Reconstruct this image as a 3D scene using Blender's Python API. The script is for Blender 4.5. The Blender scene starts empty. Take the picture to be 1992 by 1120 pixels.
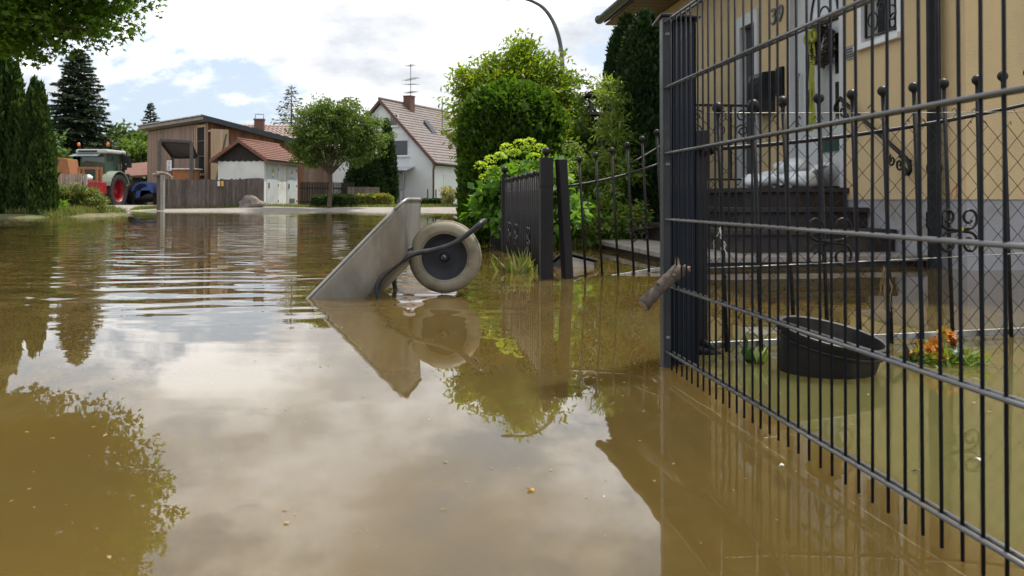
import bpy, bmesh, math, random
import numpy as np
from mathutils import Vector, Matrix

random.seed(7)
PI = math.pi
C = bpy.context.scene.collection
SC = bpy.context.scene

# ------------------------------------------------------------------ camera
K = 1764.0            # focal length in photo pixels (photo 1992 wide)
HC = 0.513            # eye height above the flood water
PITCH = math.radians(0.8)
YAX = 388.0 - K * math.tan(PITCH)
cam = bpy.data.cameras.new('camera')
cam.sensor_width = 36.0
cam.lens = K / 1992.0 * 36.0
cam.shift_y = -(560.0 - YAX) / 1992.0
cam.clip_start = 0.05
cam.clip_end = 6000
cam.dof.use_dof = True
cam.dof.focus_distance = 4.9
cam.dof.aperture_fstop = 9.0
camo = bpy.data.objects.new('camera', cam)
C.objects.link(camo)
camo.location = (0, 0, HC)
camo.rotation_euler = (PI / 2 + PITCH, 0, 0)
SC.camera = camo

def W(px, py, Y):
    u = (px - 996.0) / K
    v = -(py - YAX) / K
    cp, sp = math.cos(PITCH), math.sin(PITCH)
    d = (u, cp - v * sp, sp + v * cp)
    s = Y / d[1]
    return Vector((d[0] * s, Y, HC + d[2] * s))

# ------------------------------------------------------------------ light
SUN = Vector((0.50, 0.54, 1.35)).normalized()
sl = bpy.data.lights.new('sun', 'SUN')
sl.energy = 5.0
sl.angle = math.radians(0.8)
sl.color = (1.0, 0.95, 0.87)
so = bpy.data.objects.new('sun', sl)
C.objects.link(so)
so.rotation_euler = SUN.to_track_quat('Z', 'Y').to_euler()

SC.view_settings.view_transform = 'Standard'
SC.view_settings.look = 'None'
SC.view_settings.exposure = 0.0
SC.view_settings.gamma = 1.0

wd = bpy.data.worlds.new('World')
SC.world = wd
wd.use_nodes = True
nt = wd.node_tree
for n in list(nt.nodes):
    nt.nodes.remove(n)

class NT:
    """tiny helper around a node tree"""
    def __init__(s, tree): s.t = tree
    def n(s, kind, ins=None, **props):
        nd = s.t.nodes.new(kind)
        for k, v in props.items():
            setattr(nd, k, v)
        for k, v in (ins or {}).items():
            if isinstance(v, bpy.types.NodeSocket):
                s.t.links.new(v, nd.inputs[k])
            else:
                nd.inputs[k].default_value = v
        return nd
    def math(s, op, a, b=0.0, c=0.0, clamp=False):
        nd = s.n('ShaderNodeMath', {0: a, 1: b, 2: c}, operation=op)
        nd.use_clamp = clamp
        return nd.outputs[0]
    def smooth(s, v, lo, hi, a=0.0, b=1.0):
        nd = s.n('ShaderNodeMapRange', {'Value': v, 'From Min': lo, 'From Max': hi, 'To Min': a, 'To Max': b})
        nd.interpolation_type = 'SMOOTHSTEP'
        return nd.outputs['Result']
    def mix(s, f, a, b, blend='MIX'):
        nd = s.n('ShaderNodeMix', data_type='RGBA', blend_type=blend)
        for i, v in ((0, f), (6, a), (7, b)):
            if isinstance(v, bpy.types.NodeSocket):
                s.t.links.new(v, nd.inputs[i])
            else:
                nd.inputs[i].default_value = v if i == 0 else (tuple(v) + (1.0,))[:4]
        return nd.outputs[2]
    def noise(s, vec, scale, detail=4.0, rough=0.55, dist=0.0):
        nd = s.n('ShaderNodeTexNoise', {'Vector': vec, 'Scale': scale, 'Detail': detail, 'Roughness': rough, 'Distortion': dist})
        return nd
    def link(s, a, b): s.t.links.new(a, b)

w = NT(nt)
sky = w.n('ShaderNodeTexSky', sky_type='NISHITA')
sky.sun_disc = False
sky.sun_elevation = math.asin(SUN.z)
sky.sun_rotation = math.atan2(SUN.x, SUN.y)
sky.air_density = 1.0
sky.dust_density = 1.5
tc = w.n('ShaderNodeTexCoord')
sep = w.n('ShaderNodeSeparateXYZ', {0: tc.outputs['Generated']})
zz = w.math('ADD', w.math('MAXIMUM', sep.outputs[2], 0.0), 0.30)
pl = w.n('ShaderNodeCombineXYZ', {0: w.math('DIVIDE', sep.outputs[0], zz), 1: w.math('DIVIDE', sep.outputs[1], zz), 2: 3.7})
n1 = w.noise(pl.outputs[0], 1.55, 13.0, 0.60, 0.15)
n2 = w.noise(pl.outputs[0], 1.9, 9.0, 0.60, 0.0)
n3 = w.noise(pl.outputs[0], 5.0, 10.0, 0.65, 0.2)
dens = w.smooth(n1.outputs[0], 0.44, 0.535)
shade = w.math('ADD', w.math('MULTIPLY', n2.outputs[0], 0.78), w.math('MULTIPLY', n3.outputs[0], 0.22))
cl = w.n('ShaderNodeValToRGB', {0: shade})
cr = cl.color_ramp
cr.elements[0].position = 0.38; cr.elements[0].color = (0.72, 0.76, 0.83, 1)
cr.elements[1].position = 0.60; cr.elements[1].color = (1.85, 1.85, 1.85, 1)
e = cr.elements.new(0.47); e.color = (0.99, 1.01, 1.05, 1)
skyc = w.n('ShaderNodeVectorMath', {0: sky.outputs[0], 1: (0.115, 0.115, 0.115)}, operation='MULTIPLY')
hazed = w.mix(0.72, skyc.outputs[0], (0.80, 0.94, 1.12))
col = w.mix(dens, hazed, cl.outputs[0])
bg = w.n('ShaderNodeBackground', {'Color': col, 'Strength': 1.0})
wo = w.n('ShaderNodeOutputWorld', {'Surface': bg.outputs[0]})

# ------------------------------------------------------------------ materials
MATS = {}
def mat(name, c1, c2=None, scale=6.0, rough=0.6, metal=0.0, bump=0.0, bscale=40.0, stretch=(1, 1, 1), spec=0.4, obj_rand=0.0, c3=None, mscale=1.2, tide=0.0, tidecol=(0.085, 0.062, 0.035)):
    m = bpy.data.materials.new(name)
    m.use_nodes = True
    t = NT(m.node_tree)
    p = m.node_tree.nodes['Principled BSDF']
    co = t.n('ShaderNodeTexCoord')
    mp = t.n('ShaderNodeMapping', {'Vector': co.outputs['Object'], 'Scale': stretch})
    v = mp.outputs[0]
    c2 = c2 or tuple(x * 0.8 for x in c1)
    f = t.smooth(t.noise(v, scale, 6.0, 0.6).outputs[0], 0.32, 0.68)
    colr = t.mix(f, c1, c2)
    if c3:
        f3 = t.smooth(t.noise(v, mscale, 7.0, 0.65).outputs[0], 0.5, 0.72)
        colr = t.mix(f3, colr, c3)
    if obj_rand:
        oi = t.n('ShaderNodeObjectInfo')
        k = t.math('ADD', t.math('MULTIPLY', oi.outputs['Random'], 2 * obj_rand), 1.0 - obj_rand)
        hs = t.n('ShaderNodeHueSaturation', {'Color': colr, 'Value': k})
        colr = hs.outputs[0]
    t.link(colr, p.inputs['Base Color'])
    if tide:
        g = t.n('ShaderNodeNewGeometry')
        pz = t.n('ShaderNodeSeparateXYZ', {0: g.outputs['Position']}).outputs[2]
        nz = t.noise(g.outputs['Position'], 9.0, 5.0, 0.6).outputs[0]
        hgt = t.math('SUBTRACT', pz, t.math('MULTIPLY', t.math('SUBTRACT', nz, 0.5), tide * 1.2))
        fw = t.smooth(hgt, tide, tide * 0.35)
        colr = t.mix(t.math('MULTIPLY', fw, 0.8), colr, tidecol)
    rr = t.math('ADD', t.math('MULTIPLY', t.noise(v, scale * 2.3, 4.0).outputs[0], 0.25), rough - 0.125)
    t.link(rr, p.inputs['Roughness'])
    p.inputs['Metallic'].default_value = metal
    p.inputs['Specular IOR Level'].default_value = spec
    if bump:
        b = t.n('ShaderNodeBump', {'Height': t.noise(v, bscale, 5.0).outputs[0], 'Distance': bump, 'Strength': 1.0})
        t.link(b.outputs[0], p.inputs['Normal'])
    MATS[name] = m
    return m

def leafmat(name, dark, light, trans=0.4, third=None, tint=(1.25, 1.2, 0.5)):
    m = bpy.data.materials.new(name)
    m.use_nodes = True
    dark = tuple(x * 1.5 for x in dark); light = tuple(x * 1.6 for x in light)
    t = NT(m.node_tree)
    p = m.node_tree.nodes['Principled BSDF']
    g = t.n('ShaderNodeNewGeometry')
    r = g.outputs['Random Per Island']
    co = t.n('ShaderNodeTexCoord')
    big = t.noise(co.outputs['Object'], 1.6, 3.0)
    f = t.math('ADD', t.math('MULTIPLY', r, 0.7), t.math('MULTIPLY', t.math('SUBTRACT', big.outputs[0], 0.5), 1.2), clamp=True)
    c = t.mix(f, dark, light)
    if third:
        c = t.mix(t.math('GREATER_THAN', r, 0.86), c, third)
    t.link(c, p.inputs['Base Color'])
    p.inputs['Roughness'].default_value = 0.5
    p.inputs['Specular IOR Level'].default_value = 0.3
    tr = t.n('ShaderNodeBsdfTranslucent', {'Color': t.mix(1.0, c, tint, 'MULTIPLY')})
    mx = t.n('ShaderNodeMixShader', {0: trans, 1: p.outputs[0], 2: tr.outputs[0]})
    out = [n for n in m.node_tree.nodes if n.type == 'OUTPUT_MATERIAL'][0]
    t.link(mx.outputs[0], out.inputs['Surface'])
    MATS[name] = m
    return m

def glassmat(name, col, rough=0.03):
    m = bpy.data.materials.new(name)
    m.use_nodes = True
    p = m.node_tree.nodes['Principled BSDF']
    p.inputs['Base Color'].default_value = (*col, 1)
    p.inputs['Roughness'].default_value = rough
    p.inputs['Specular IOR Level'].default_value = 0.9
    MATS[name] = m
    return m

mat('galv', (0.44, 0.43, 0.41), (0.32, 0.31, 0.29), 5, 0.38, 0.5, 0.0006, 45, (1.0, 1.0, 0.35), c3=(0.24, 0.21, 0.165), mscale=2.6, tide=0.06)
mat('tube', (0.016, 0.019, 0.024), (0.035, 0.036, 0.036), 14, 0.42, 0.0, c3=(0.09, 0.075, 0.05), mscale=7)
mat('tyre', (0.30, 0.265, 0.19), (0.22, 0.19, 0.13), 9, 0.72, c3=(0.11, 0.09, 0.058), mscale=5)
mat('tread', (0.30, 0.27, 0.20), (0.2, 0.17, 0.12), 20, 0.75)
mat('wheel_plate', (0.010, 0.012, 0.020), (0.022, 0.022, 0.026), 12, 0.55)
mat('bolt', (0.7, 0.7, 0.68), None, 8, 0.35, 0.8)
mat('fence_coat', (0.007, 0.009, 0.013), (0.011, 0.0125, 0.016), 25, 0.55, 0.0, spec=0.12, c3=(0.035, 0.03, 0.025), mscale=6)
mat('fence_rail', (0.10, 0.102, 0.106), (0.12, 0.12, 0.12), 3, 0.26, 0.3, spec=1.0, c3=(0.14, 0.105, 0.075), mscale=4)
mat('post_navy', (0.006, 0.010, 0.021), (0.010, 0.014, 0.024), 9, 0.42, spec=0.3, c3=(0.035, 0.032, 0.03), mscale=3, stretch=(1, 1, 0.2), tide=0.07)
mat('post_grey', (0.022, 0.025, 0.030), (0.032, 0.034, 0.038), 8, 0.45, spec=0.4, c3=(0.075, 0.065, 0.055), mscale=5, tide=0.07)
mat('iron', (0.009, 0.0075, 0.0075), (0.016, 0.0125, 0.011), 20, 0.45, 0.0, spec=0.25, c3=(0.04, 0.028, 0.02), mscale=5)
mat('iron_paint', (0.013, 0.0115, 0.0125), (0.020, 0.017, 0.017), 10, 0.55, spec=0.25, stretch=(1, 1, 0.3), tide=0.07)
mat('wire', (0.018, 0.016, 0.013), (0.034, 0.03, 0.023), 30, 0.5, 0.2)
mat('galv_wire', (0.42, 0.42, 0.40), (0.25, 0.23, 0.2), 30, 0.4, 0.7)
mat('bark', (0.13, 0.095, 0.07), (0.07, 0.05, 0.038), 16, 0.85, 0, 0.006, 26, (1, 1, 0.35))
mat('log_bark', (0.105, 0.078, 0.060), (0.050, 0.036, 0.028), 22, 0.8, 0, 0.004, 60, c3=(0.165, 0.13, 0.105), mscale=9)
mat('log_cut', (0.36, 0.26, 0.17), (0.22, 0.14, 0.09), 20, 0.8)
mat('tub', (0.008, 0.006, 0.0055), (0.014, 0.0105, 0.009), 10, 0.55, 0, 0.0006, 50, c3=(0.05, 0.04, 0.033), mscale=5)
mat('plaster', (0.64, 0.475, 0.255), (0.59, 0.44, 0.235), 2.2, 0.85, 0, 0.006, 75, c3=(0.52, 0.395, 0.225), mscale=1.4)
mat('plinth', (0.34, 0.33, 0.34), (0.30, 0.29, 0.30), 3, 0.85, 0, 0.002, 60, c3=(0.25, 0.22, 0.19), mscale=1.5, tide=0.16)
mat('white_paint', (0.78, 0.78, 0.78), (0.72, 0.72, 0.71), 4, 0.5)
mat('door_white', (0.54, 0.54, 0.535), (0.50, 0.50, 0.495), 4, 0.4)
mat('dark_glossy', (0.012, 0.013, 0.016), (0.02, 0.021, 0.025), 8, 0.3, spec=0.5)
mat('downpipe', (0.008, 0.009, 0.011), (0.014, 0.014, 0.016), 6, 0.45, 0.0, spec=0.2)
mat('gutter', (0.045, 0.052, 0.047), (0.07, 0.076, 0.07), 5, 0.5, 0.4)
mat('soffit', (0.16, 0.095, 0.05), (0.11, 0.065, 0.035), 6, 0.65, stretch=(8, 1, 1))
mat('roof_dark', (0.10, 0.06, 0.045), (0.14, 0.085, 0.06), 8, 0.75)
mat('step', (0.034, 0.024, 0.022), (0.021, 0.015, 0.014), 12, 0.5, 0, 0.0012, 70, c3=(0.06, 0.045, 0.038), mscale=3)
mat('slab', (0.30, 0.27, 0.24), (0.22, 0.19, 0.165), 8, 0.6, c3=(0.14, 0.11, 0.08), mscale=2)
mat('plastic_white', (0.72, 0.73, 0.74), (0.62, 0.63, 0.64), 5, 0.5, 0, 0.006, 12)
mat('wall_white', (0.74, 0.75, 0.76), (0.70, 0.71, 0.72), 1.5, 0.85, 0, 0.003, 30, c3=(0.63, 0.64, 0.64), mscale=0.5)
mat('wall_hut', (0.76, 0.75, 0.71), (0.71, 0.70, 0.66), 1.5, 0.85, c3=(0.58, 0.56, 0.52), mscale=0.7)
mat('metal_door', (0.60, 0.62, 0.63), (0.54, 0.56, 0.57), 2, 0.45, c3=(0.48, 0.49, 0.49), mscale=1.5)
mat('tile_red', (0.22, 0.098, 0.064), (0.155, 0.068, 0.046), 7, 0.75, obj_rand=0.1, c3=(0.15, 0.10, 0.08), mscale=1.6)
mat('tile_pink', (0.40, 0.29, 0.25), (0.30, 0.215, 0.185), 5, 0.8, c3=(0.23, 0.19, 0.17), mscale=0.7)
mat('tile_house', (0.235, 0.197, 0.183), (0.185, 0.153, 0.142), 4, 0.8, c3=(0.19, 0.15, 0.135), mscale=0.8)
mat('brick_chimney', (0.17, 0.085, 0.065), (0.11, 0.06, 0.05), 12, 0.85)
mat('black_boards', (0.022, 0.018, 0.017), (0.04, 0.032, 0.028), 6, 0.8, stretch=(6, 6, 0.6))
mat('barn_wood', (0.32, 0.205, 0.15), (0.24, 0.155, 0.115), 4, 0.8, stretch=(5, 5, 0.5), obj_rand=0.20, c3=(0.20, 0.155, 0.13), mscale=1.5)
mat('barn_red', (0.25, 0.115, 0.06), (0.16, 0.075, 0.042), 4, 0.8, stretch=(5, 5, 0.5), obj_rand=0.25, c3=(0.12, 0.065, 0.045), mscale=1.3)
mat('pale_wood', (0.52, 0.37, 0.235), (0.42, 0.29, 0.18), 4, 0.75, stretch=(6, 6, 0.5), obj_rand=0.12)
mat('grey_wood', (0.135, 0.108, 0.095), (0.085, 0.068, 0.06), 5, 0.85, stretch=(7, 7, 0.5), obj_rand=0.3, c3=(0.20, 0.165, 0.145), mscale=2)
mat('picket_wood', (0.30, 0.245, 0.20), (0.20, 0.165, 0.135), 5, 0.85, stretch=(7, 7, 0.6), obj_rand=0.25)
mat('dark_wood', (0.055, 0.044, 0.038), (0.035, 0.028, 0.025), 5, 0.85, stretch=(7, 7, 0.6), obj_rand=0.25)
mat('frame_grey', (0.12, 0.11, 0.105), (0.085, 0.078, 0.073), 6, 0.8)
mat('corrugated', (0.33, 0.29, 0.26), (0.24, 0.21, 0.185), 4, 0.6, 0.2)
mat('flashing', (0.045, 0.05, 0.058), (0.06, 0.065, 0.07), 6, 0.5, 0.3)
mat('interior', (0.018, 0.016, 0.015), None, 5, 0.9)
mat('tractor_green', (0.055, 0.13, 0.05), (0.045, 0.11, 0.042), 4, 0.35, spec=0.6)
mat('cab_roof', (0.50, 0.51, 0.49), (0.43, 0.44, 0.42), 5, 0.5)
mat('tractor_pale', (0.27, 0.31, 0.24), (0.22, 0.26, 0.20), 4, 0.4)
mat('tractor_red', (0.34, 0.018, 0.022), (0.26, 0.014, 0.02), 5, 0.42)
mat('rubber', (0.024, 0.023, 0.022), (0.045, 0.04, 0.036), 10, 0.85)
mat('black_metal', (0.016, 0.017, 0.018), (0.03, 0.03, 0.03), 10, 0.5)
mat('beacon', (0.85, 0.22, 0.02), (0.75, 0.17, 0.02), 5, 0.3)
mat('orange_wood', (0.34, 0.14, 0.055), (0.26, 0.105, 0.045), 6, 0.75)
mat('blue_paint', (0.035, 0.11, 0.36), (0.03, 0.09, 0.30), 5, 0.38, spec=0.6)
mat('boulder', (0.24, 0.20, 0.17), (0.14, 0.115, 0.10), 5, 0.9, 0, 0.03, 7)
mat('lamp_grey', (0.11, 0.125, 0.125), (0.085, 0.095, 0.095), 5, 0.45, 0.3)
mat('sign_yellow', (0.72, 0.50, 0.03), None, 8, 0.5)
mat('sign_white', (0.80, 0.80, 0.78), None, 8, 0.5)
mat('print_black', (0.02, 0.02, 0.02), None, 8, 0.6)
mat('cable', (0.02, 0.02, 0.02), None, 8, 0.6)
mat('ribbon', (0.30, 0.30, 0.03), (0.22, 0.23, 0.02), 20, 0.6)
mat('wreath_brown', (0.06, 0.045, 0.03), (0.03, 0.025, 0.02), 30, 0.9)
mat('concrete', (0.32, 0.30, 0.27), (0.25, 0.235, 0.21), 6, 0.9)
mat('enclosure_grey', (0.26, 0.28, 0.30), (0.22, 0.235, 0.25), 4, 0.6)
mat('shutter', (0.66, 0.68, 0.68), (0.62, 0.64, 0.64), 3, 0.6, stretch=(1, 1, 20))
mat('plaque', (0.30, 0.28, 0.27), (0.22, 0.21, 0.20), 40, 0.5)
mat('flower_orange', (0.55, 0.15, 0.02), (0.55, 0.28, 0.03), 30, 0.6)
mat('flower_yellow', (0.55, 0.34, 0.03), (0.50, 0.26, 0.02), 30, 0.6)
mat('flower_rust', (0.42, 0.09, 0.03), (0.30, 0.06, 0.02), 30, 0.6)
mat('petal_white', (0.78, 0.80, 0.80), None, 30, 0.6)
mat('straw', (0.34, 0.23, 0.12), (0.22, 0.14, 0.07), 20, 0.8)
mat('foam', (0.74, 0.72, 0.64), None, 20, 0.7)
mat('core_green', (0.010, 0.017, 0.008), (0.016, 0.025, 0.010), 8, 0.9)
mat('road', (0.30, 0.27, 0.235), (0.25, 0.225, 0.195), 1.2, 0.9, 0, 0.01, 12, c3=(0.19, 0.165, 0.135), mscale=0.35)
glassmat('glass_dark', (0.015, 0.018, 0.022))
glassmat('glass_pale', (0.30, 0.33, 0.36))
glassmat('glass_green', (0.05, 0.085, 0.07))
glassmat('glass_visor', (0.32, 0.40, 0.42))

leafmat('leaf_maple', (0.040, 0.085, 0.014), (0.12, 0.22, 0.028), 0.6)
leafmat('leaf_walnut', (0.052, 0.088, 0.022), (0.13, 0.19, 0.045), 0.45)
leafmat('leaf_cypress', (0.014, 0.032, 0.010), (0.070, 0.120, 0.030), 0.32)
leafmat('leaf_thuja', (0.010, 0.024, 0.008), (0.030, 0.058, 0.016), 0.15)
leafmat('leaf_spruce', (0.020, 0.034, 0.020), (0.055, 0.078, 0.034), 0.15)
leafmat('leaf_hedge', (0.018, 0.042, 0.007), (0.078, 0.15, 0.016), 0.45)
leafmat('leaf_gold', (0.09, 0.16, 0.015), (0.21, 0.29, 0.025), 0.5, (0.27, 0.24, 0.025))
leafmat('leaf_hydrangea', (0.055, 0.13, 0.02), (0.13, 0.24, 0.035), 0.5)
leafmat('bloom_green', (0.26, 0.36, 0.04), (0.38, 0.46, 0.07), 0.45)
leafmat('leaf_rose', (0.060, 0.115, 0.022), (0.16, 0.24, 0.045), 0.5, (0.28, 0.25, 0.06))
leafmat('leaf_bamboo', (0.11, 0.165, 0.035), (0.23, 0.29, 0.08), 0.55)
leafmat('leaf_bush', (0.070, 0.105, 0.028), (0.165, 0.205, 0.055), 0.38, (0.24, 0.15, 0.06))
leafmat('leaf_bright', (0.10, 0.19, 0.02), (0.18, 0.29, 0.035), 0.45)
leafmat('leaf_far', (0.045, 0.080, 0.022), (0.10, 0.150, 0.040), 0.3)
leafmat('leaf_boxhedge', (0.018, 0.036, 0.010), (0.055, 0.085, 0.022), 0.25)
leafmat('leaf_meadow', (0.12, 0.15, 0.035), (0.24, 0.25, 0.07), 0.4, (0.30, 0.20, 0.09))
leafmat('grass_blade', (0.085, 0.115, 0.030), (0.20, 0.21, 0.075), 0.4, (0.30, 0.25, 0.13))
leafmat('leaf_pinkish', (0.20, 0.22, 0.08), (0.34, 0.30, 0.14), 0.4, (0.46, 0.28, 0.20))
leafmat('leaf_cabbage', (0.22, 0.30, 0.06), (0.42, 0.46, 0.22), 0.35)

# water: turbid brown body under a clear, slightly rippled surface
def water_material():
    m = bpy.data.materials.new('flood_water')
    m.use_nodes = True
    t = NT(m.node_tree)
    p = m.node_tree.nodes['Principled BSDF']
    g = t.n('ShaderNodeNewGeometry')
    pos = g.outputs['Position']
    sp = t.n('ShaderNodeSeparateXYZ', {0: pos})
    X, Y = sp.outputs[0], sp.outputs[1]
    # silt colour
    f = t.smooth(t.noise(pos, 0.7, 4.0, 0.5).outputs[0], 0.35, 0.65)
    c = t.mix(f, (0.108, 0.070, 0.0180), (0.090, 0.061, 0.0190))
    gx = t.math('ADD', X, t.math('MULTIPLY', Y, 0.109))
    gm = t.math('MULTIPLY', t.smooth(gx, 0.80, 0.95), t.smooth(Y, 4.5, 2.9))
    c = t.mix(gm, c, (0.098, 0.092, 0.032))
    # silt swirls and thin scum lines drawn out along the current
    mpw = t.n('ShaderNodeMapping', {'Vector': pos, 'Scale': (1.0, 0.35, 1.0), 'Rotation': (0, 0, 0.35)})
    sw = t.noise(mpw.outputs[0], 1.5, 6.0, 0.62, 1.6)
    c = t.mix(t.smooth(sw.outputs[0], 0.48, 0.66), c, (0.125, 0.088, 0.030))
    # one thin scum line trailing along the mesh fence
    wob = t.math('MULTIPLY', t.math('SUBTRACT', t.noise(pos, 3.0, 4.0, 0.6).outputs[0], 0.5), 0.035)
    dl = t.math('ABSOLUTE', t.math('SUBTRACT', t.math('ADD', t.math('ADD', gx, t.math('MULTIPLY', Y, 0.032)), wob), 0.795))
    brk = t.smooth(t.noise(pos, 5.0, 5.0, 0.7).outputs[0], 0.42, 0.55)
    near_ = t.smooth(Y, 2.9, 2.6)
    c = t.mix(t.math('MULTIPLY', t.math('MULTIPLY', t.math('MULTIPLY', t.math('LESS_THAN', dl, 0.0011), brk), near_), 0.7), c, (0.27, 0.225, 0.15))
    # floating scum flecks
    vo = t.n('ShaderNodeTexVoronoi', {'Vector': pos, 'Scale': 7.0, 'Randomness': 1.0})
    fl = t.math('LESS_THAN', vo.outputs['Distance'], 0.020)
    thin = t.math('GREATER_THAN', t.noise(pos, 1.7, 2.0).outputs[0], 0.52)
    fl = t.math('MULTIPLY', fl, thin)
    c = t.mix(fl, c, (0.62, 0.60, 0.54))
    t.link(c, p.inputs['Base Color'])
    t.link(t.math('MULTIPLY', fl, 0.6), p.inputs['Roughness'])
    p.inputs['IOR'].default_value = 1.42
    p.inputs['Specular IOR Level'].default_value = 0.5
    p.subsurface_method = 'BURLEY'
    p.inputs['Subsurface Weight'].default_value = 1.0
    p.inputs['Subsurface Radius'].default_value = (1.0, 0.8, 0.4)
    p.inputs['Subsurface Scale'].default_value = 0.40
    # slopes
    warp = t.noise(pos, 0.55, 3.0, 0.5)
    wv = t.math('MULTIPLY', warp.outputs[0], 1.9)
    ph = t.math('ADD', t.math('ADD', Y, t.math('MULTIPLY', X, 0.05)), wv)
    s1 = t.math('SINE', t.math('MULTIPLY', ph, 2 * PI / 0.37))
    warp2 = t.noise(pos, 0.9, 3.0, 0.5)
    ph2 = t.math('ADD', t.math('ADD', Y, t.math('MULTIPLY', X, -0.09)), t.math('MULTIPLY', warp2.outputs[0], 1.1))
    s2 = t.math('SINE', t.math('MULTIPLY', ph2, 2 * PI / 0.23))
    patch = t.smooth(t.noise(pos, 0.45, 3.0, 0.5).outputs[0], 0.36, 0.66, 0.25, 1.0)
    m1 = t.math('MULTIPLY', t.smooth(Y, 2.9, 4.9), t.smooth(Y, 11.0, 34.0, 1.0, 0.16))
    m2 = t.smooth(gx, 0.1, 0.9, 1.0, 0.10)
    amp = t.math('MULTIPLY', t.math('MULTIPLY', m1, m2), patch)
    sy = t.math('ADD', t.math('MULTIPLY', s1, 0.030), t.math('MULTIPLY', s2, 0.016))
    sy = t.math('MULTIPLY', sy, amp)
    mp = t.n('ShaderNodeMapping', {'Vector': pos, 'Scale': (0.38, 1.9, 1.0)})
    fine = t.noise(mp.outputs[0], 5.0, 3.0, 0.5)
    sf = t.n('ShaderNodeSeparateColor', {0: fine.outputs['Color']})
    fa = t.math('ADD', t.math('MULTIPLY', t.math('MULTIPLY', m1, m2), 0.030), 0.009)
    fx = t.math('MULTIPLY', t.math('SUBTRACT', sf.outputs[0], 0.5), t.math('MULTIPLY', fa, 0.6))
    fy = t.math('MULTIPLY', t.math('SUBTRACT', sf.outputs[1], 0.5), fa)
    nv = t.n('ShaderNodeCombineXYZ', {0: fx, 1: t.math('ADD', sy, fy), 2: 1.0})
    nn = t.n('ShaderNodeVectorMath', {0: nv.outputs[0]}, operation='NORMALIZE')
    t.link(nn.outputs[0], p.inputs['Normal'])
    MATS['water'] = m
water_material()

def ground_material():
    m = bpy.data.materials.new('ground_soil')
    m.use_nodes = True
    t = NT(m.node_tree)
    p = m.node_tree.nodes['Principled BSDF']
    g = t.n('ShaderNodeNewGeometry')
    pos = g.outputs['Position']
    a = t.smooth(t.noise(pos, 0.5, 6.0, 0.6).outputs[0], 0.4, 0.6)
    c = t.mix(a, (0.10, 0.125, 0.032), (0.17, 0.145, 0.075))
    b = t.smooth(t.noise(pos, 3.0, 6.0, 0.6).outputs[0], 0.5, 0.7)
    c = t.mix(b, c, (0.075, 0.09, 0.025))
    t.link(c, p.inputs['Base Color'])
    p.inputs['Roughness'].default_value = 0.95
    bm_ = t.n('ShaderNodeBump', {'Height': t.noise(pos, 14.0, 5.0).outputs[0], 'Distance': 0.04})
    t.link(bm_.outputs[0], p.inputs['Normal'])
    MATS['ground'] = m
ground_material()

# ------------------------------------------------------------------ mesh helpers
def link(o, parent=None):
    C.objects.link(o)
    if parent is not None:
        o.parent = parent
    return o

def tag(o, label=None, cat=None, group=None, kind=None):
    if label: o['label'] = label
    if cat: o['category'] = cat
    if group: o['group'] = group
    if kind: o['kind'] = kind
    return o

def thing(name, label, cat, loc=(0, 0, 0), rz=0.0, group=None):
    o = bpy.data.objects.new(name, None)
    o.empty_display_size = 0.1
    C.objects.link(o)
    o.location = loc
    o.rotation_euler = (0, 0, rz)
    return tag(o, label, cat, group)

def arr_mesh(name, V, F):
    """V (n,3) array, F (m,k) array of equal-size faces"""
    V = np.asarray(V, dtype=np.float32); F = np.asarray(F, dtype=np.int32)
    me = bpy.data.meshes.new(name)
    me.vertices.add(len(V)); me.vertices.foreach_set('co', V.ravel())
    k = F.shape[1]
    me.loops.add(F.size); me.loops.foreach_set('vertex_index', F.ravel())
    me.polygons.add(len(F))
    me.polygons.foreach_set('loop_start', np.arange(0, F.size, k, dtype=np.int32))
    me.polygons.foreach_set('loop_total', np.full(len(F), k, dtype=np.int32))
    me.update(calc_edges=True)
    me.validate()
    return me

def frames(P):
    """parallel transport frames along a polyline"""
    P = [Vector(p) for p in P]
    T = []
    for i in range(len(P)):
        a = P[max(i - 1, 0)]; b = P[min(i + 1, len(P) - 1)]
        d = (b - a)
        T.append(d.normalized() if d.length > 1e-9 else Vector((0, 0, 1)))
    up = Vector((0, 0, 1)) if abs(T[0].z) < 0.9 else Vector((1, 0, 0))
    N = [(up - T[0] * up.dot(T[0])).normalized()]
    for i in range(1, len(P)):
        n = N[-1] - T[i] * N[-1].dot(T[i])
        if n.length < 1e-6:
            n = T[i].orthogonal()
        N.append(n.normalized())
    return P, T, N

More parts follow.
